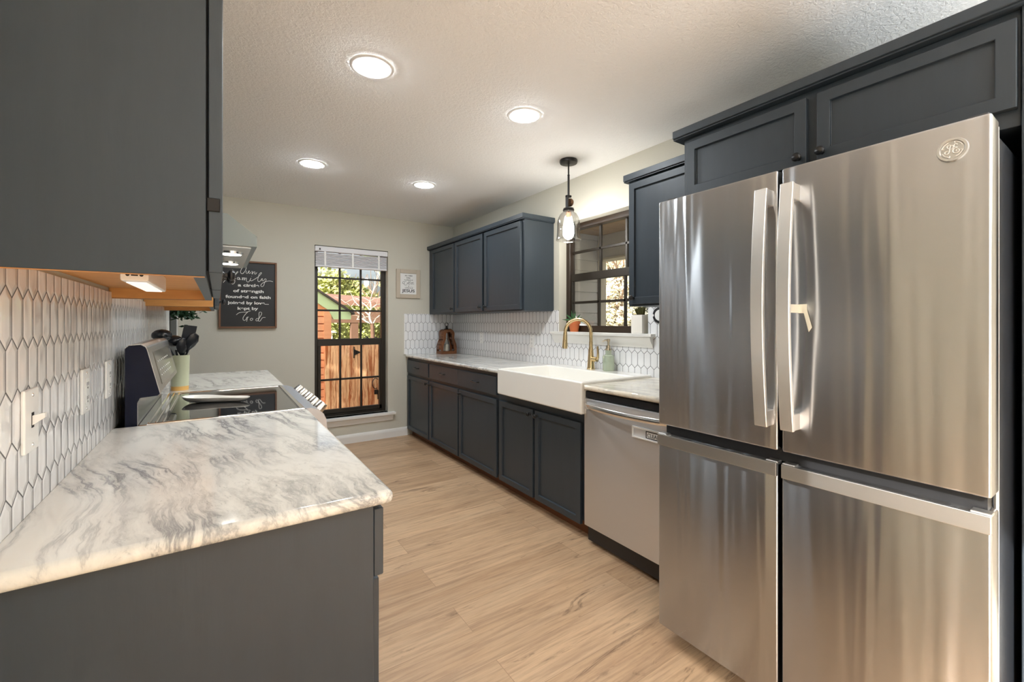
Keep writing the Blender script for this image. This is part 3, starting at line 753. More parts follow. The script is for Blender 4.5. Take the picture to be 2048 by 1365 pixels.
# ------------------------------------------------------------------ refrigerator
fr = thing('refrigerator', (1.9, .668, 0), 'tall stainless steel four door refrigerator with vertical bar handles', 'refrigerator')
FXF = 1.465; fy0, fym, fy1 = .2135, .6675, 1.122
MB().box(1.555, 2.27, .222, 1.114, .045, 1.735, .006, 2).build('body', 'fridge_side', fr)
MB().box(1.60, 2.2, .24, 1.10, 0.0, .045).build('plinth', 'black_plastic', fr)
def fdoor(name, ya, yb, za, zb, dx=0):
    s = MB(); s.box(FXF+dx, 1.545, ya, yb, za, zb, .006, 3); return s.build(name, 'fridge_steel', fr)
dl = fdoor('upper_door', fym+.006, fy1, .866, 1.752); dr = fdoor('upper_door', fy0, fym-.006, .866, 1.752)
fl = fdoor('freezer_door', fym+.006, fy1, .066, .826); f2 = fdoor('freezer_door', fy0, fym-.006, .066, .826)
MB().box(1.500, 1.555, fy0+.012, fy1-.012, .826, .866).box(1.545, 1.556, fy0+.012, fy1-.012, .06, 1.745).build('recess', 'black_plastic', fr)
for d_, (a, c) in ((fl, (fym+.007, fy1)), (f2, (fy0, fym-.007))):
    b = MB(); b.box(FXF-.008, FXF+.004, a, c, .785, .828, .0025, 2); b.box(FXF, FXF+.03, a, a+.035, .824, .831, .001).box(FXF, FXF+.03, c-.035, c, .824, .831, .001)
    b.build('handle_lip', 'lip_steel', d_)
def fhandle(dpar, ya, yb):
    b = MB(); N = 16; prev = None
    ym = (ya+yb)/2
    for k in range(N+1):
        q = k/N; z = .945+(1.690-.945)*q; bow = .026*math.sin(math.pi*q); xo = 1.412-bow
        ring = [b.bm.verts.new((xo, ya, z)), b.bm.verts.new((xo, yb, z)), b.bm.verts.new((xo+.013, yb, z)), b.bm.verts.new((xo+.013, ya, z))]
        if prev:
            for i in range(4): b.bm.faces.new((prev[i], prev[(i+1) % 4], ring[(i+1) % 4], ring[i]))
        else: b.bm.faces.new(ring)
        prev = ring
    b.bm.faces.new(prev[::-1])
    o = b.build('handle', 'satin_steel', dpar); md = o.modifiers.new('edge', 'BEVEL'); md.width = .0022; md.segments = 2; md.limit_method = 'ANGLE'
    for z in (.945, 1.640): MB().box(1.424, FXF+.002, ya+.004, yb-.004, z, z+.050, .002).build('handle_mount', 'satin_steel', o)
    return o
fhandle(dl, .681, .719)
hr = fhandle(dr, .606, .643)
b = MB(); b.box(1.400, FXF, .609, .620, 1.300, 1.325).box(FXF-.0022, FXF-.0006, .590, .6125, 1.299, 1.326)
b.poly([(FXF-.0030, .603, 1.320), (FXF-.0030, .585, 1.242), (FXF-.0030, .576, 1.256), (FXF-.0030, .594, 1.326)], (.001, 0, 0))
tag(b.build('packing_tape', 'tape_clear', hr), 'strip of clear packing tape round the right handle')
for y in (.222, 1.074): MB().box(1.505, 1.60, y, y+.04, 1.7525, 1.768, .004).build('hinge_cover', 'black_plastic', fr)
MB().box(1.548, 1.556, .215, .219, .07, 1.74).build('door_gasket', 'plastic_white', fr)
# round badge with the monogram
by, bz = .278, 1.686
bd = MB().lathe([(.0001, -.003), (.0205, -.003), (.0225, -.0062), (.0270, -.0062), (.0285, -.001), (.0285, .0)], (FXF+.0005, by, bz), 32, 'x').build('badge', 'lip_steel', dr)
def bpt(u, v): return (FXF-.0042, by-u*.001, bz+v*.001)
st = []
for q in range(4):                                        # four swashes round the ring
    a0 = q*90+20; st.append([bpt(18.5*math.cos(R(a0+k*11)), 18.5*math.sin(R(a0+k*11))) for k in range(6)]+[bpt(15.2*math.cos(R(a0+52)), 15.2*math.sin(R(a0+52)))])
st.append([bpt(*p_) for p_ in [(-2, 9), (-5, 12), (-9, 9), (-7, 4), (-1, 1), (2, 6), (-1, 10), (-4, 5), (-5, -4), (-9, -9), (-13, -6), (-10, -2), (-4, -3)]])
st.append([bpt(*p_) for p_ in [(9, 9), (6, 12), (3, 9), (5, 4), (8, 3), (4, 2), (1, -3), (3, -9), (8, -10), (12, -6), (10, -2), (7, -4), (8, -6)]])
curve('monogram', st, 'satin_steel', bd, .0011)

# ------------------------------------------------------------------ range
ra = thing('range_cooker', (0, 2.366, 0), 'stainless electric range with black glass cooktop and back guard', 'range')
ry0, ry1 = 1.968, 2.766
MB().box(XL+.030, .300, ry0, ry1, .02, .905, .003).build('body', 'navy_enamel', ra)
MB().box(XL+.06, .25, ry0+.02, ry1-.02, 0, .02).build('feet', 'black_plastic', ra)
b = MB(); zt = .905
b.box(-.205, .296, ry0, ry0+.018, zt, zt+.014, .004, 2).box(-.205, .296, ry1-.018, ry1, zt, zt+.014, .004, 2).box(.280, .300, ry0, ry1, zt, zt+.014, .004, 2)
b.box(-.228, -.150, ry0, ry1, zt, zt+.010, .003)
for k in range(3): b.box(-.205+k*.020, -.196+k*.020, ry0+.006, ry1-.006, zt+.009, zt+.016, .003)
b.build('cooktop_frame', 'chrome', ra)
MB().box(-.150, .281, ry0+.017, ry1-.017, zt, zt+.010).build('cooktop_glass', 'black_glass', ra)
prof = [(-.262, .905), (-.262, 1.184), (-.252, 1.194), (-.220, 1.196), (-.208, 1.188), (-.204, 1.180), (-.168, 1.022), (-.174, 1.016), (-.222, 1.012), (-.229, .995), (-.229, .905)]
bg = MB().poly([(x, ry0+.010, z) for x, z in prof], (0, ry1-ry0-.020, 0)).build('back_guard', 'steel', ra)
for y in (ry0+.0065, ry1-.010): MB().poly([(x-.001*(x > -.25), y, z-.003) for x, z in prof], (0, .0035, 0)).build('side_cap', 'navy_enamel', bg)
def sl_(s_, off): return (-.204+.036*s_+.975*off, 1.180-.158*s_+.222*off)      # on the slanted face
def slab_on(y0_, y1_, s0, s1, off, m, name, par):
    a, c = sl_(s0, 0), sl_(s1, 0); a2, c2 = sl_(s0, off), sl_(s1, off)
    MB().poly([(a[0], y0_, a[1]), (c[0], y0_, c[1]), (c2[0], y0_, c2[1]), (a2[0], y0_, a2[1])], (0, y1_-y0_, 0)).build(name, m, par)
slab_on(2.09, 2.66, .12, .88, .002, 'display_glass', 'display', bg)
dm = MB()
for k in range(7):
    y = 2.13+k*.06
    for s_ in (.35, .55, .68):
        a, c = sl_(s_, .0026), sl_(s_+.03, .0026)
        dm.quad((a[0], y, a[1]), (a[0], y+.028, a[1]), (c[0], y+.028, c[1]), (c[0], y, c[1]))
dm.build('display_marks', 'letter_white', bg)
# front: curved stainless nose with knobs, oven door and bar handle
nose = [(.300, .905), (.300, .917), (.325, .916), (.352, .905), (.372, .886), (.382, .862), (.386, .82), (.386, .735), (.300, .735)]
MB().poly([(x, ry0+.004, z) for x, z in nose], (0, ry1-ry0-.008, 0)).build('control_panel', 'panel_steel', ra, sharp=40)
for k in range(5):
    y = 2.075+k*.147; c3 = Vector((.368, y, .893)); n3 = Vector((.72, 0, .69))
    kb = MB().tube([c3-n3*.004, c3+n3*.008, c3+n3*.030, c3+n3*.033], [.026, .025, .021, .018], 18).build('burner_knob', 'bright_steel', ra)
od = MB().box(.300, .345, ry0+.006, ry1-.006, .17, .730, .004, 2).build('oven_door', 'steel', ra)
MB().box(.345, .348, ry0+.10, ry1-.10, .27, .60).build('oven_glass', 'black_glass', od)
b = MB().cyl((.405, ry0+.05, .70), (.405, ry1-.05, .70), .012, n=14)
for y in (ry0+.09, ry1-.09): b.cyl((.343, y, .70), (.405, y, .70), .008)
b.build('oven_handle', 'bright_steel', od)
MB().box(.300, .340, ry0+.006, ry1-.006, .03, .160, .004).build('storage_drawer', 'steel', ra)

# spoon rest on the glass
sr = MB(); pts = []; cz = .918
def dish(cx, cy, ang, L, prof, z0):
    rings = []
    ca, sa = math.cos(ang), math.sin(ang)
    for (u, w) in prof:
        rings.append((u*L, w))
    bm = sr.bm; top = []; n = 9
    for (u, w) in rings:
        row = []
        en = max(0, 1-u/(.14*L), 1-(L-u)/(.10*L))
        for k in range(n):
            a = -1+2*k/(n-1); v = a*w; zz = z0+.004+(.026-.008*u/L)*max(abs(a)**3, en**1.5)
            row.append(bm.verts.new((cx+ca*u-sa*v, cy+sa*u+ca*v, zz)))
        top.append(row)
    for A, B in zip(top, top[1:]):
        for k in range(n-1): bm.faces.new((A[k], A[k+1], B[k+1], B[k]))
dish(-.125, 2.425, math.atan2(2.30-2.425, .125+.125), .272, [(0, .006), (.03, .024), (.10, .040), (.22, .049), (.36, .046), (.48, .034), (.60, .025), (.74, .024), (.88, .027), (.96, .021), (1.0, .006)], zt+.010)
o = tag(sr.build('spoon_rest', 'sink_white', origin=(0, 2.35, zt+.010)), 'long white ceramic spoon rest lying on the black cooktop', 'spoon rest')
md = o.modifiers.new('th', 'SOLIDIFY'); md.thickness = .004; md.offset = 1
o.modifiers.new('sub', 'SUBSURF').render_levels = 2

# utensil crock beyond the range
kx, ky = -.165, 2.905
cr = MB().lathe([(.0001, 0), (.038, 0), (.038, .022)], (kx, ky, CT), 28).build('utensil_crock', 'crock_wood', origin=(kx, ky, CT))
tag(cr, 'pale green utensil crock with wooden base on the worktop beyond the range', 'crock')
MB().lathe([(.0385, .022), (.0425, .185), (.0405, .185), (.0365, .026), (.0001, .024)], (kx, ky, CT), 28).build('vessel', 'crock_green', cr)
def utensil(name, label, top, kind):
    base = Vector((kx-.40*(top[0]-kx), ky-.45*(top[1]-ky), CT+.032)); tp = Vector(top); d = (tp-base).normalized()
    t = thing(name, base, label, 'utensil', 'black utensils in the crock')
    head0 = tp-d*.095
    MB().tube([base, head0], [.005, .0055], 8).build('handle', 'utensil_black', t)
    side = d.cross(Vector((.4, -1, 0))).normalized()
    b = MB()
    if kind == 'turner':
        w = .030; nrm = d.cross(side).normalized()
        b.poly([head0-side*w*.4, head0+d*.03-side*w, tp-side*w*1.1, tp+d*.008+side*w*.9, head0+d*.03+side*w, head0+side*w*.4], nrm*.004)
    elif kind == 'ladle':
        b.sphere(tp-d*.045, .043, (1, 1, .72))
    else:
        b.tube([head0, head0+d*.025, head0+d*.055, tp-d*.01, tp], [.007, .022, .030, .022, .004], 12, .4, up=d.cross(side))
    b.build('head', 'utensil_black', t)
utensil('turner', 'black slotted turner leaning right in the utensil crock', (-.118, 2.945, 1.250), 'turner')
utensil('serving_spoon', 'black serving spoon leaning furthest right in the utensil crock', (-.098, 2.865, 1.215), 'spoon')
utensil('slotted_spoon', 'black slotted spoon upright in the middle of the crock', (-.148, 2.865, 1.190), 'spoon')
utensil('ladle', 'black ladle leaning left above the range back guard', (-.250, 2.815, 1.245), 'ladle')
utensil('pasta_server', 'black pasta server leaning left beside the ladle', (-.200, 2.95, 1.215), 'ladle')

# trailing plant on the wall beyond
tp = thing('trailing_plant', (XL+.018, 4.02, 1.30), 'dark green trailing plant hanging past the far wall cabinet', 'plant')
MB().lathe([(.0001, 0), (.042, 0), (.055, .10), (.050, .10), (.040, .02)], (XL+.075, 3.97, 1.41), 20).build('pot', 'pot_white', tp)
MB().box(XL+.0185, XL+.14, 3.90, 4.03, 1.395, 1.4095).build('bracket', 'black_metal', tp)
b = MB(); rn = random.Random(11)
for k in range(230):
    c3 = Vector((XL+.075+rn.gauss(.02, .042), 3.97+rn.gauss(0, .045), 1.345+rn.gauss(0, .036)+(.06 if k % 3 == 0 else 0)))
    if c3.x < XL+.03: c3.x = XL+.03
    a = Vector((rn.uniform(-1, 1), rn.uniform(-1, 1), rn.uniform(-1, .2))).normalized()*.023; s_ = a.orthogonal().normalized()*.011
    b.quad(c3-a, c3+s_, c3+a, c3-s_)
lv = b.build('leaves', 'trail_leaf', tp, smooth=False); lv.modifiers.new('th', 'SOLIDIFY').thickness = .0012

# ------------------------------------------------------------------ range hood
ho = thing('range_hood', (-.08, 2.36, 1.566), 'sloped stainless range hood with two lit lamps above the range', 'range hood')
hy0, hy1 = 1.970, 2.754
MB().poly([(x, hy0, z) for x, z in [(XL+.002, 1.566), (.128, 1.566), (.128, 1.606), (.030, 1.684), (XL+.002, 1.684)]], (0, hy1-hy0, 0)).build('canopy', 'hood_steel', ho)
b = MB(); b.box(XL+.01, .110, hy0+.015, hy1-.015, 1.560, 1.5665, .002); b.build('bottom_rim', 'bright_steel', ho)
for k in range(2): MB().box(XL+.02, -.02, hy0+.03+k*.365, hy0+.375+k*.365, 1.556, 1.5605, .002).build('filter', 'grille', ho)
for y in (2.16, 2.52):
    l = MB().lathe([(.046, 0), (.046, -.005), (.040, -.007)], (.045, y, 1.5605), 24).build('lamp_ring', 'chrome', ho)
    MB().lathe([(.0001, -.0052), (.039, -.0052)], (.045, y, 1.5605), 24).build('lamp', 'hood_emit', l)

# ------------------------------------------------------------------ recessed lights, pendant
def can(x, y, label):
    t = thing('recessed_light', (x, y, ZC), label, 'ceiling light', 'recessed ceiling lights')
    MB().lathe([(.096, -.001), (.094, -.005), (.084, -.007), (.070, -.005), (.068, -.003)], (x, y, ZC), 40).build('trim_ring', 'trim_white', t)
    MB().lathe([(.0001, -.017), (.022, -.0165), (.044, -.0145), (.060, -.011), (.0685, -.004)], (x, y, ZC), 40).build('diffuser', 'can_emit', t)
    return t
c1 = can(.578, 1.985, 'large round recessed light nearest the foreground wall cabinet')
spots = [(1.415, 1.975, 'recessed ceiling light nearest the refrigerator'), (.570, 3.435, 'far recessed ceiling light in front of the tall window wall'), (1.435, 3.440, 'far recessed ceiling light nearest the window wall cabinets')]
for x, y, lb in spots: copy_tree(c1, (x, y, ZC), lb)
px, py = 2.066, 2.345
def fill_uplight(x, y, label):  # fill lamp added out of view to brighten the ceiling
    t = thing('fill_lamp', (x, y, 0), label, 'lamp', 'added ceiling fill lamps')
    MB().lathe([(.0001, 0), (.14, 0), (.14, .015), (.02, .03), (.0001, .03)], (x, y, 0), 28).build('base', 'black_metal', t)
    MB().cyl((x, y, .02), (x, y, 1.70), .012).build('pole', 'black_metal', t)
    MB().lathe([(.015, 1.69), (.08, 1.71), (.15, 1.76), (.18, 1.80), (.175, 1.80), (.14, 1.765), (.0001, 1.72)], (x, y, 0), 28).build('bowl', 'black_metal', t)
    MB().lathe([(.0001, 1.79), (.165, 1.785)], (x, y, 0), 28).build('diffuser', 'fill_emit', t)
fill_uplight(2.0, -.75, 'unseen fill lamp added behind the refrigerator end panel to light the ceiling')
fill_uplight(.95, -1.3, 'unseen fill lamp added behind the camera to light the ceiling')
pd = thing('pendant_lamp', (px, py, ZC), 'clear glass pendant lamp with black stem hanging above the sink', 'pendant lamp')
MB().lathe([(.0001, -.001), (.062, -.001), (.064, -.012), (.060, -.024), (.016, -.030), (.0001, -.031)], (px, py, ZC), 32).build('canopy', 'black_metal', pd)
b = MB().cyl((px, py, ZC-.028), (px, py, ZC-.125), .0055, n=10).lathe([(.009, -.105), (.0075, -.112), (.0075, -.125), (.0001, -.126)], (px, py, ZC), 12)
b.cyl((px, py, ZC-.12), (px, py, 2.165), .0075, n=12)
b.build('stem', 'black_metal', pd)
b = MB(); b.box(px-.020, px-.008, py-.012, py+.012, 2.085, 2.175, .002); b.box(px-.020, px+.018, py-.013, py+.013, 2.160, 2.175, .002).lathe([(.0001, 0), (.039, 0), (.041, .008), (.037, .020), (.024, .024), (.0001, .024)], (px, py, 2.062), 24)
b.build('yoke', 'black_metal', pd)
MB().lathe([(.0001, -.012), (.026, -.012), (.030, 0), (.026, .012), (.0001, .012)], (px+.012, py-.002, 2.125), 18, 'x').build('swivel', 'bronze', pd)
gp = [(.034, .206), (.040, .200), (.058, .186), (.073, .160), (.079, .130), (.081, .07), (.084, .02), (.087, .006), (.089, 0)]
gl = MB().lathe([(r, h) for r, h in gp], (px, py, 1.856), 40).build('glass_shade', 'clear_glass', pd)
gl.modifiers.new('th', 'SOLIDIFY').thickness = .003
MB().lathe([(.0001, .040), (.019, .040), (.021, .030), (.019, -.006), (.0001, -.008)], (px, py, 2.022), 18).build('socket', 'bronze', pd)
MB().lathe([(.014, .150), (.018, .138), (.032, .108), (.040, .072), (.037, .040), (.022, .012), (.0001, .002)], (px, py, 1.872), 24).build('bulb', 'bulb_emit', pd)

# ------------------------------------------------------------------ framed signs on the end wall
SX0, SX1, SZ0, SZ1 = .008, .473, 1.220, 1.845
sg = thing('framed_sign', ((SX0+SX1)/2, YB, SZ0), 'black framed sign with white family verse on the end wall', 'sign')
b = MB(); fw = .016; ya, yb = YB-.035, YB
b.box(SX0, SX0+fw, ya, yb, SZ0, SZ1, .002).box(SX1-fw, SX1, ya, yb, SZ0, SZ1, .002).box(SX0+fw, SX1-fw, ya, yb, SZ0, SZ0+fw, .002).box(SX0+fw, SX1-fw, ya, yb, SZ1-fw, SZ1, .002)
b.build('frame', 'frame_walnut', sg)
MB().box(SX0+fw, SX1-fw, YB-.020, YB, SZ0+fw, SZ1-fw).build('board', 'sign_black', sg)
def S(cx, cy): return (SX0+(cx-362)/1030*(SX1-SX0), YB-.0215, SZ0+(1240-cy)/1160*(SZ1-SZ0))
our = [[(655, 183), (685, 195), (740, 182), (800, 168), (832, 178), (828, 225), (800, 275), (765, 303), (738, 288), (742, 245), (765, 205), (795, 180)],
       [(842, 250), (832, 280), (848, 294), (875, 262), (888, 246), (880, 280), (893, 292), (918, 268)], [(930, 252), (945, 258), (940, 300), (958, 272), (990, 262), (985, 296), (1000, 298), (1025, 268)]]
fam = [[(440, 470), (470, 435), (540, 395), (610, 360), (660, 310), (688, 272), (672, 280), (640, 350), (610, 440), (592, 488), (618, 480), (638, 430), (625, 400), (655, 395)],
       [(712, 372), (688, 372), (680, 398), (700, 408), (720, 376), (718, 408), (742, 398)], [(758, 375), (770, 372), (764, 410), (790, 372), (804, 372), (798, 412), (826, 374), (838, 376), (838, 420), (868, 442), (900, 408)],
       [(918, 370), (908, 412), (925, 420), (960, 402), (1040, 350), (1098, 290), (1108, 268), (1085, 275), (1052, 350), (1042, 405), (1058, 428), (1090, 410), (1125, 372), (1118, 402), (1140, 408), (1185, 372), (1165, 440), (1125, 510), (1098, 500), (1115, 462), (1180, 425), (1250, 408), (1320, 416)], [(928, 338), (932, 342)]]
god = [[(662, 1012), (700, 982), (760, 966), (840, 962), (912, 940)], [(862, 960), (805, 1020), (778, 1080), (795, 1106), (830, 1090), (852, 1050), (880, 1050)], [(860, 1052), (850, 1090), (842, 1126)], [(935, 1066), (908, 1082), (915, 1106), (942, 1098), (950, 1076), (932, 1068)],
       [(1048, 1070), (1018, 1078), (1008, 1106), (1030, 1116), (1058, 1082), (1092, 958), (1062, 1060), (1052, 1112), (1075, 1120), (1105, 1085), (1130, 1058), (1182, 1054)]]
curve('script_lettering', [[S(*q) for q in st_] for st_ in our+fam+god], 'letter_white', sg, .0024)
for body, cx_, base_, wd in (('a circle', 878, 522, 375), ('of strength', 880, 622, 540), ('founded on faith', 880, 724, 800), ('joined by love...', 882, 826, 730), ('kept by', 862, 922, 365)):
    q = S(cx_, base_); text('verse_lettering', body, 'letter_white', sg, (q[0], YB-.021, q[2]), '-y', wd/1030*(SX1-SX0), .037, .0010)
FX0, FX1, FZ0, FZ1 = 1.652, 1.932, 1.548, 1.874
fp = thing('framed_print', ((FX0+FX1)/2, YB, FZ0), 'small beige framed coffee print beside the tall window', 'picture')
b = MB(); fw = .045; ya = YB-.022
b.box(FX0, FX0+fw, ya, YB, FZ0, FZ1, .003).box(FX1-fw, FX1, ya, YB, FZ0, FZ1, .003).box(FX0+fw, FX1-fw, ya, YB, FZ0, FZ0+fw, .003).box(FX0+fw, FX1-fw, ya, YB, FZ1-fw, FZ1, .003)
b.build('frame', 'frame_beige', fp)
MB().box(FX0+fw, FX1-fw, YB-.012, YB, FZ0+fw, FZ1-fw).build('print_sheet', 'paper', fp)
def F(cx, cy): return (FX0+(cx-205)/870*(FX1-FX0), YB-.0125, FZ0+(1230-cy)/1070*(FZ1-FZ0))
for body, cx_, base_, wd, size in (('ALL I NEED', 655, 415, 280, .020), ('today', 645, 492, 150, .020), ('is a little bit of', 650, 568, 310, .017), ('&', 655, 800, 36, .017), ('a whole lot of', 660, 862, 290, .017), ('JESUS', 650, 1005, 465, .046)):
    q = F(cx_, base_); text('print_lettering', body, 'letter_dark', fp, q, '-y', wd/870*(FX1-FX0), size, .0009 if size > .03 else .0003, .0003)
cof = [[(480, 610), (440, 640), (445, 700), (490, 690)], [(575, 600), (520, 610), (492, 670), (505, 735), (560, 745), (590, 715)], [(615, 650), (598, 680), (620, 695), (635, 660), (615, 650)], [(690, 585), (665, 600), (655, 680), (640, 730)], [(650, 640), (700, 635)], [(735, 600), (710, 610), (700, 690), (685, 735)], [(755, 670), (775, 650), (760, 640), (745, 670), (755, 710), (785, 700)], [(795, 660), (820, 640), (805, 625), (795, 650), (805, 690), (850, 685)]]
curve('script_lettering', [[F(*q) for q in st_] for st_ in cof], 'letter_dark', fp, .0016)
curve('rule_line', [[F(520, 790), F(610, 790)], [F(700, 790), F(800, 790)]], 'letter_dark', fp, .0006)

# ------------------------------------------------------------------ outdoors
gz = -.35
tag(MB().box(-30, 40, -25, 45, gz-.1, gz).build('ground', 'ground'), 'dry lawn outside', None, None, 'structure')
def siding(b, x0, x1, y, z0, z1, pitch=.118, axis='x', th=.018):
    z = z0
    while z < z1-.001:
        zt = min(z+pitch, z1)
        if axis == 'x': b.poly([(x0, y, z+.014), (x0, y-th, z+.014), (x0, y-th*.8, zt), (x0, y, zt)], (x1-x0, 0, 0))
        z += pitch
SY = 6.42
sh = thing('garden_shed', (.1, SY+.8, gz), 'orange lap sided shed with green roof trim outside the tall window', 'shed')
b = MB(); siding(b, -1.4, 1.285, SY, gz, 1.36, .100, th=.034); b.poly([(-1.4, SY, gz), (1.285, SY, gz), (1.285, SY, 1.50), (-.4, SY, 2.58), (-1.4, SY, 2.58)], (0, 2.2, 0)); b.build('wall', 'lap_siding', sh)
MB().box(1.205, 1.3, SY-.040, SY, gz, 1.46).build('corner_board', 'lap_siding', sh)
def slope(x): return 1.725-(x-1.08)*.66
b = MB(); b.poly([(-1.0, SY-.05, slope(-1.0)), (1.56, SY-.05, slope(1.56)), (1.56, SY-.05, slope(1.56)-.09), (1.33, SY-.05, slope(1.56)-.09), (1.26, SY-.05, slope(1.26)-.16), (-1.0, SY-.05, slope(-1.0)-.085)], (0, .05, 0)); b.build('fascia', 'fascia_green', sh)
b = MB(); b.poly([(-1.0, SY-.10, slope(-1.0)+.002), (1.60, SY-.10, slope(1.60)+.002), (1.60, SY-.10, slope(1.60)+.03), (-1.0, SY-.10, slope(-1.0)+.03)], (0, 2.5, 0)); b.build('roof', 'shingle', sh)
# cedar gate: boards, hinge, ring, latch
ga = thing('cedar_gate', (1.75, 6.30, gz), 'sunlit cedar board gate with black hinge seen through the tall window', 'gate')
gx = [1.206+k*.1435 for k in range(9)]
for k in range(8): MB().box(gx[k], gx[k]+.140, 6.30, 6.322, gz+.03, .985+.004*(k % 3), .002).build('board', 'cedar', ga)
for z in (-.1, .75): MB().box(1.22, 2.30, 6.322, 6.36, z, z+.09).build('rail', 'cedar', ga)
MB().box(2.30, 2.39, 6.30, 6.39, gz, 1.0).build('post', 'cedar', ga)
b = MB(); b.box(1.575, 1.590, 6.292, 6.30, .775, .935).poly([(1.590, 6.292, .895), (1.665, 6.292, .862), (1.665, 6.292, .848), (1.590, 6.292, .815)], (0, .008, 0)); b.build('hinge', 'black_metal', ga)
b = MB(); b.tube([(1.90+.045*math.cos(a*.4)-.02, 6.285, .40+.075*math.sin(a*.4)) for a in range(2, 14)], .006, 6).box(1.865, 1.91, 6.288, 6.30, .245, .31).box(1.91, 1.925, 6.285, 6.30, .17, .30); b.build('latch', 'black_metal', ga)
tag(MB().box(-8, XL-.16, -9, 3.0, gz, gz+.30).build('reflector', 'reflector_pale'), 'pale slab added to bounce sunlight in at the open side', None, None, 'structure')  # added out of view to throw sunlight up at the ceiling
tag(MB().box(XL-.15, 6, -9, YF-.16, gz, gz+.30).build('reflector', 'reflector_pale'), 'pale slab added to bounce sunlight in at the open end', None, None, 'structure')  # second added slab, throwing sunlight in past the end wall
# carport
cp = thing('carport', (3.5, 11.4, gz), 'brown roofed carport on posts beyond the shed', 'carport')
b = MB(); b.poly([(1.7, 10.2, 1.70), (6.2, 10.2, 1.50), (6.2, 10.2, 1.60), (1.7, 10.2, 1.80)], (0, 3.2, .35)); b.build('roof', 'red_roof', cp)
MB().box(1.6, 6.0, 10.25, 10.40, 1.27, 1.55).build('beam', 'brown_post', cp)
for x in (2.52, 4.9): MB().box(x, x+.16, 10.26, 10.40, gz, 1.30).build('post', 'brown_post', cp)
tag(MB().box(-2, 12, 13.4, 13.45, gz, .75).build('yard_fence', 'gravel'), 'grey mesh yard fence beyond the carport', 'fence')
ws = thing('white_outbuilding', (2.2, 13.0, gz), 'small white outbuilding beyond the shed corner', 'shed')
MB().box(1.6, 2.6, 12.6, 13.3, gz, 1.0).build('wall', 'white_shed', ws); MB().poly([(1.5, 12.5, 1.0), (2.7, 12.5, 1.0), (2.1, 12.5, 1.25)], (0, .85, 0)).build('roof', 'white_shed', ws)

def leaves(b, rn, c, rad, n, size):
    for k in range(n):
        while True:
            v = Vector((rn.uniform(-1, 1), rn.uniform(-1, 1), rn.uniform(-1, 1)))
            if .25 < v.length < 1: break
        p_ = Vector(c)+Vector((v.x*rad[0], v.y*rad[1], v.z*rad[2]))
        a = Vector((rn.uniform(-1, 1), rn.uniform(-1, 1), rn.uniform(-1, 1))).normalized()*size*rn.uniform(.6, 1.3); s_ = a.orthogonal().normalized()*a.length*.5
        b.quad(p_-a, p_+s_, p_+a, p_-s_)
def branch(b, rn, p, d, L, r, lev):
    q = p+d*L*.5+Vector((rn.uniform(-.05, .05), rn.uniform(-.05, .05), 0))*L; e = p+d*L
    b.tube([p, q, e], [r, r*.82, r*.62], 6)
    if lev == 0: return
    for k in range(3 if lev > 1 else 2):
        nd = (d+Vector((rn.uniform(-.8, .8), rn.uniform(-.8, .8), rn.uniform(-.1, .6)))).normalized()
        branch(b, rn, p+d*L*(.55+.4*k/2), nd, L*rn.uniform(.55, .78), r*.55, lev-1)
def tree(name, label, x, y, h, crown, n, size, m, seed, trunk='bark', lev=3, clumps=7):
    rn = random.Random(seed); t = thing(name, (x, y, gz), label, 'tree', 'trees in the yard')
    b = MB(); branch(b, rn, Vector((x, y, gz)), Vector((rn.uniform(-.03, .03), rn.uniform(-.03, .03), 1)).normalized(), h*.45, h*.015, lev); b.build('trunk', trunk, t)
    if n:
        b = MB()
        for k in range(clumps):
            c = (x+rn.uniform(-.6, .6)*crown[0], y+rn.uniform(-.6, .6)*crown[1], gz+h*crown[3]+rn.uniform(-.7, .7)*crown[2])
            leaves(b, rn, c, (crown[0]*.55, crown[1]*.55, crown[2]*.5), n//clumps, size)
        tag(b.build('foliage', m, t, smooth=False), None, None, None, 'stuff')
    return t
bt = thing('bare_tree', (2.42, 8.3, gz), 'bare pale branched tree between the shed and carport', 'tree', 'trees in the yard')
MB().tube([(2.44, 8.3, gz), (2.43, 8.3, .4), (2.43, 8.3, 1.0), (2.42, 8.3, 1.26)], [.06, .045, .04, .038], 8).build('trunk', 'brown_post', bt)
rn = random.Random(9); b = MB()
def br_(pts, r0, r1):
    P = [Vector((2.42+(u-800)*.00159, 8.3+(rn.uniform(-.12, .12) if i else 0), 1.25-(v-1060)*.00159)) for i, (u, v) in enumerate(pts)]
    n = len(P); b.tube(P, [r0+(r1-r0)*i/(n-1) for i in range(n)], 6)
    for i in range(1, n):                                  # twigs
        for q in range(2):
            d = Vector((rn.uniform(-1, 1), rn.uniform(-.6, .6), rn.uniform(.0, 1))).normalized()*rn.uniform(.10, .26)
            b.tube([P[i], P[i]+d*.5+Vector((0, 0, .02)), P[i]+d], [r1*.7, r1*.5, r1*.25], 5)
br_([(800, 1070), (770, 1000), (762, 950), (772, 880), (792, 790), (782, 700), (832, 600), (850, 560), (870, 480)], .022, .006)
br_([(795, 1060), (740, 1035), (690, 990), (640, 940), (560, 865), (480, 820)], .016, .005)
br_([(790, 1060), (720, 1010), (680, 1000), (640, 1010)], .012, .005)
br_([(805, 1065), (850, 1000), (905, 955), (960, 900)], .016, .005)
br_([(772, 900), (735, 850), (690, 800), (650, 740)], .013, .005)
br_([(775, 890), (830, 835), (900, 825), (960, 790)], .012, .005)
br_([(765, 960), (720, 900), (640, 850), (600, 790)], .012, .005)
b.build('branches', 'bare_bark', bt)
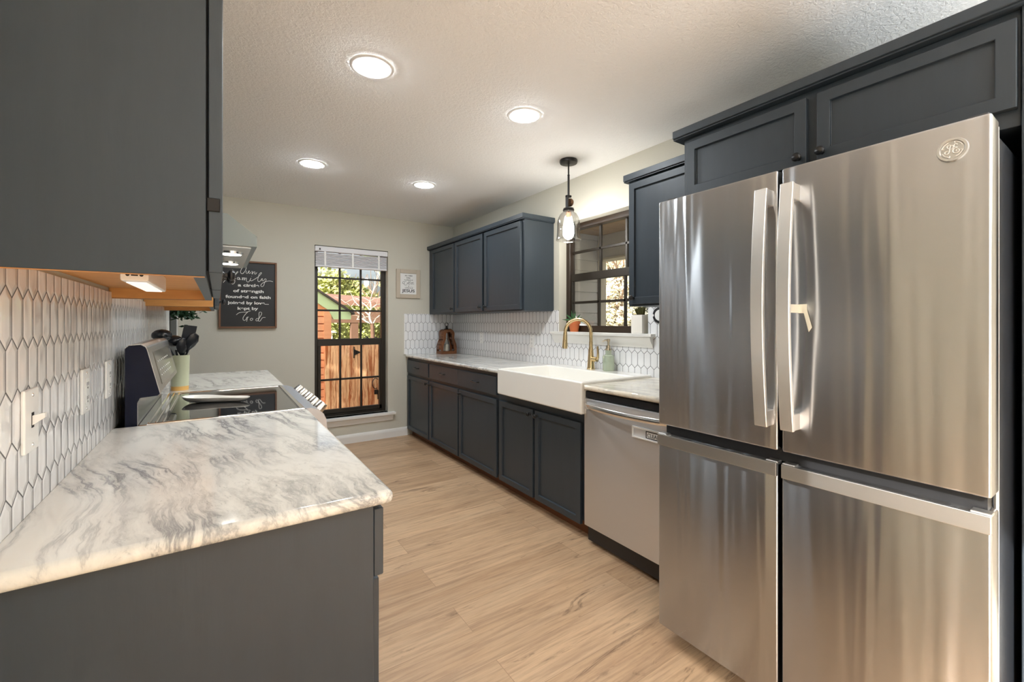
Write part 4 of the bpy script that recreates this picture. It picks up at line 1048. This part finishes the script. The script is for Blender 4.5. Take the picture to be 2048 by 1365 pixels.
for i, (x, y, h, cr_, m, lb) in enumerate([
    (3.0, 16, 3.6, (.9, .8, 1.5, .52), 'leaf_yellow', 'yellow green tree behind the shed roof'),
    (4.6, 18.6, 4.1, (.95, .8, 1.75, .50), 'leaf_yellow', 'yellow green tree behind the carport'),
    (6.5, 21, 4.8, (1.15, .8, 2.1, .50), 'leaf_yellow', 'tall yellow green tree at the right behind the carport'),
    (4.8, 14.2, 4.2, (1.0, .7, .5, .90), 'leaf_green', 'dark green tree with leaves hanging at the window top')]):
    tree('leafy_tree', lb, x, y, h, cr_, 4800, .105, m, 20+i)
tree('shade_tree', 'tall tree left of the shed dappling the gate', -3.3, 3.6, 5.6, (1.7, 1.7, 1.6, .66), 2600, .13, 'leaf_green', 41)
# porch outside the sink window
po = thing('porch', (4.0, 3.4, gz), 'grey sided covered porch outside the sink window', 'porch')
b = MB(); siding(b, XR+.16, 4.90, 4.90, gz, 2.62, .16)
b.box(XR+.16, 4.90, 4.90, 5.0, gz, 2.62); b.build('siding_wall', 'gray_siding', po)
MB().box(4.90, 5.06, 4.86, 5.02, gz, 2.62).build('corner_post', 'porch_trim', po)
b = MB()
for k in range(22): b.box(XR+.16, 5.3, -.4+k*.25, -.4+k*.25+.246, 2.62, 2.645, .003)
b.build('ceiling_boards', 'porch_wood', po)
MB().box(4.92, 5.10, -.4, 4.86, 2.26, 2.62, .004).build('beam', 'gray_siding', po)
MB().box(4.88, 5.12, -.4, 4.86, 2.23, 2.26, .003).build('beam_trim', 'porch_trim', po)
MB().box(XR+.16, 5.3, -.4, 5.1, gz, gz+.12).build('deck', 'porch_wood', po)
for i, (x, y, h, lb) in enumerate([(7.9, 7.2, 5.0, 'pale autumn tree seen through the left of the sink window'), (12.2, 11.0, 6.0, 'pale autumn tree behind the porch corner post'), (8.2, 2.6, 5.0, 'pale autumn tree seen at the right of the sink window')]):
    tree('autumn_tree', lb, x, y, h, (1.6, 1.6, 2.3, .48), 4600, .07, 'leaf_pale', 60+i, lev=4)
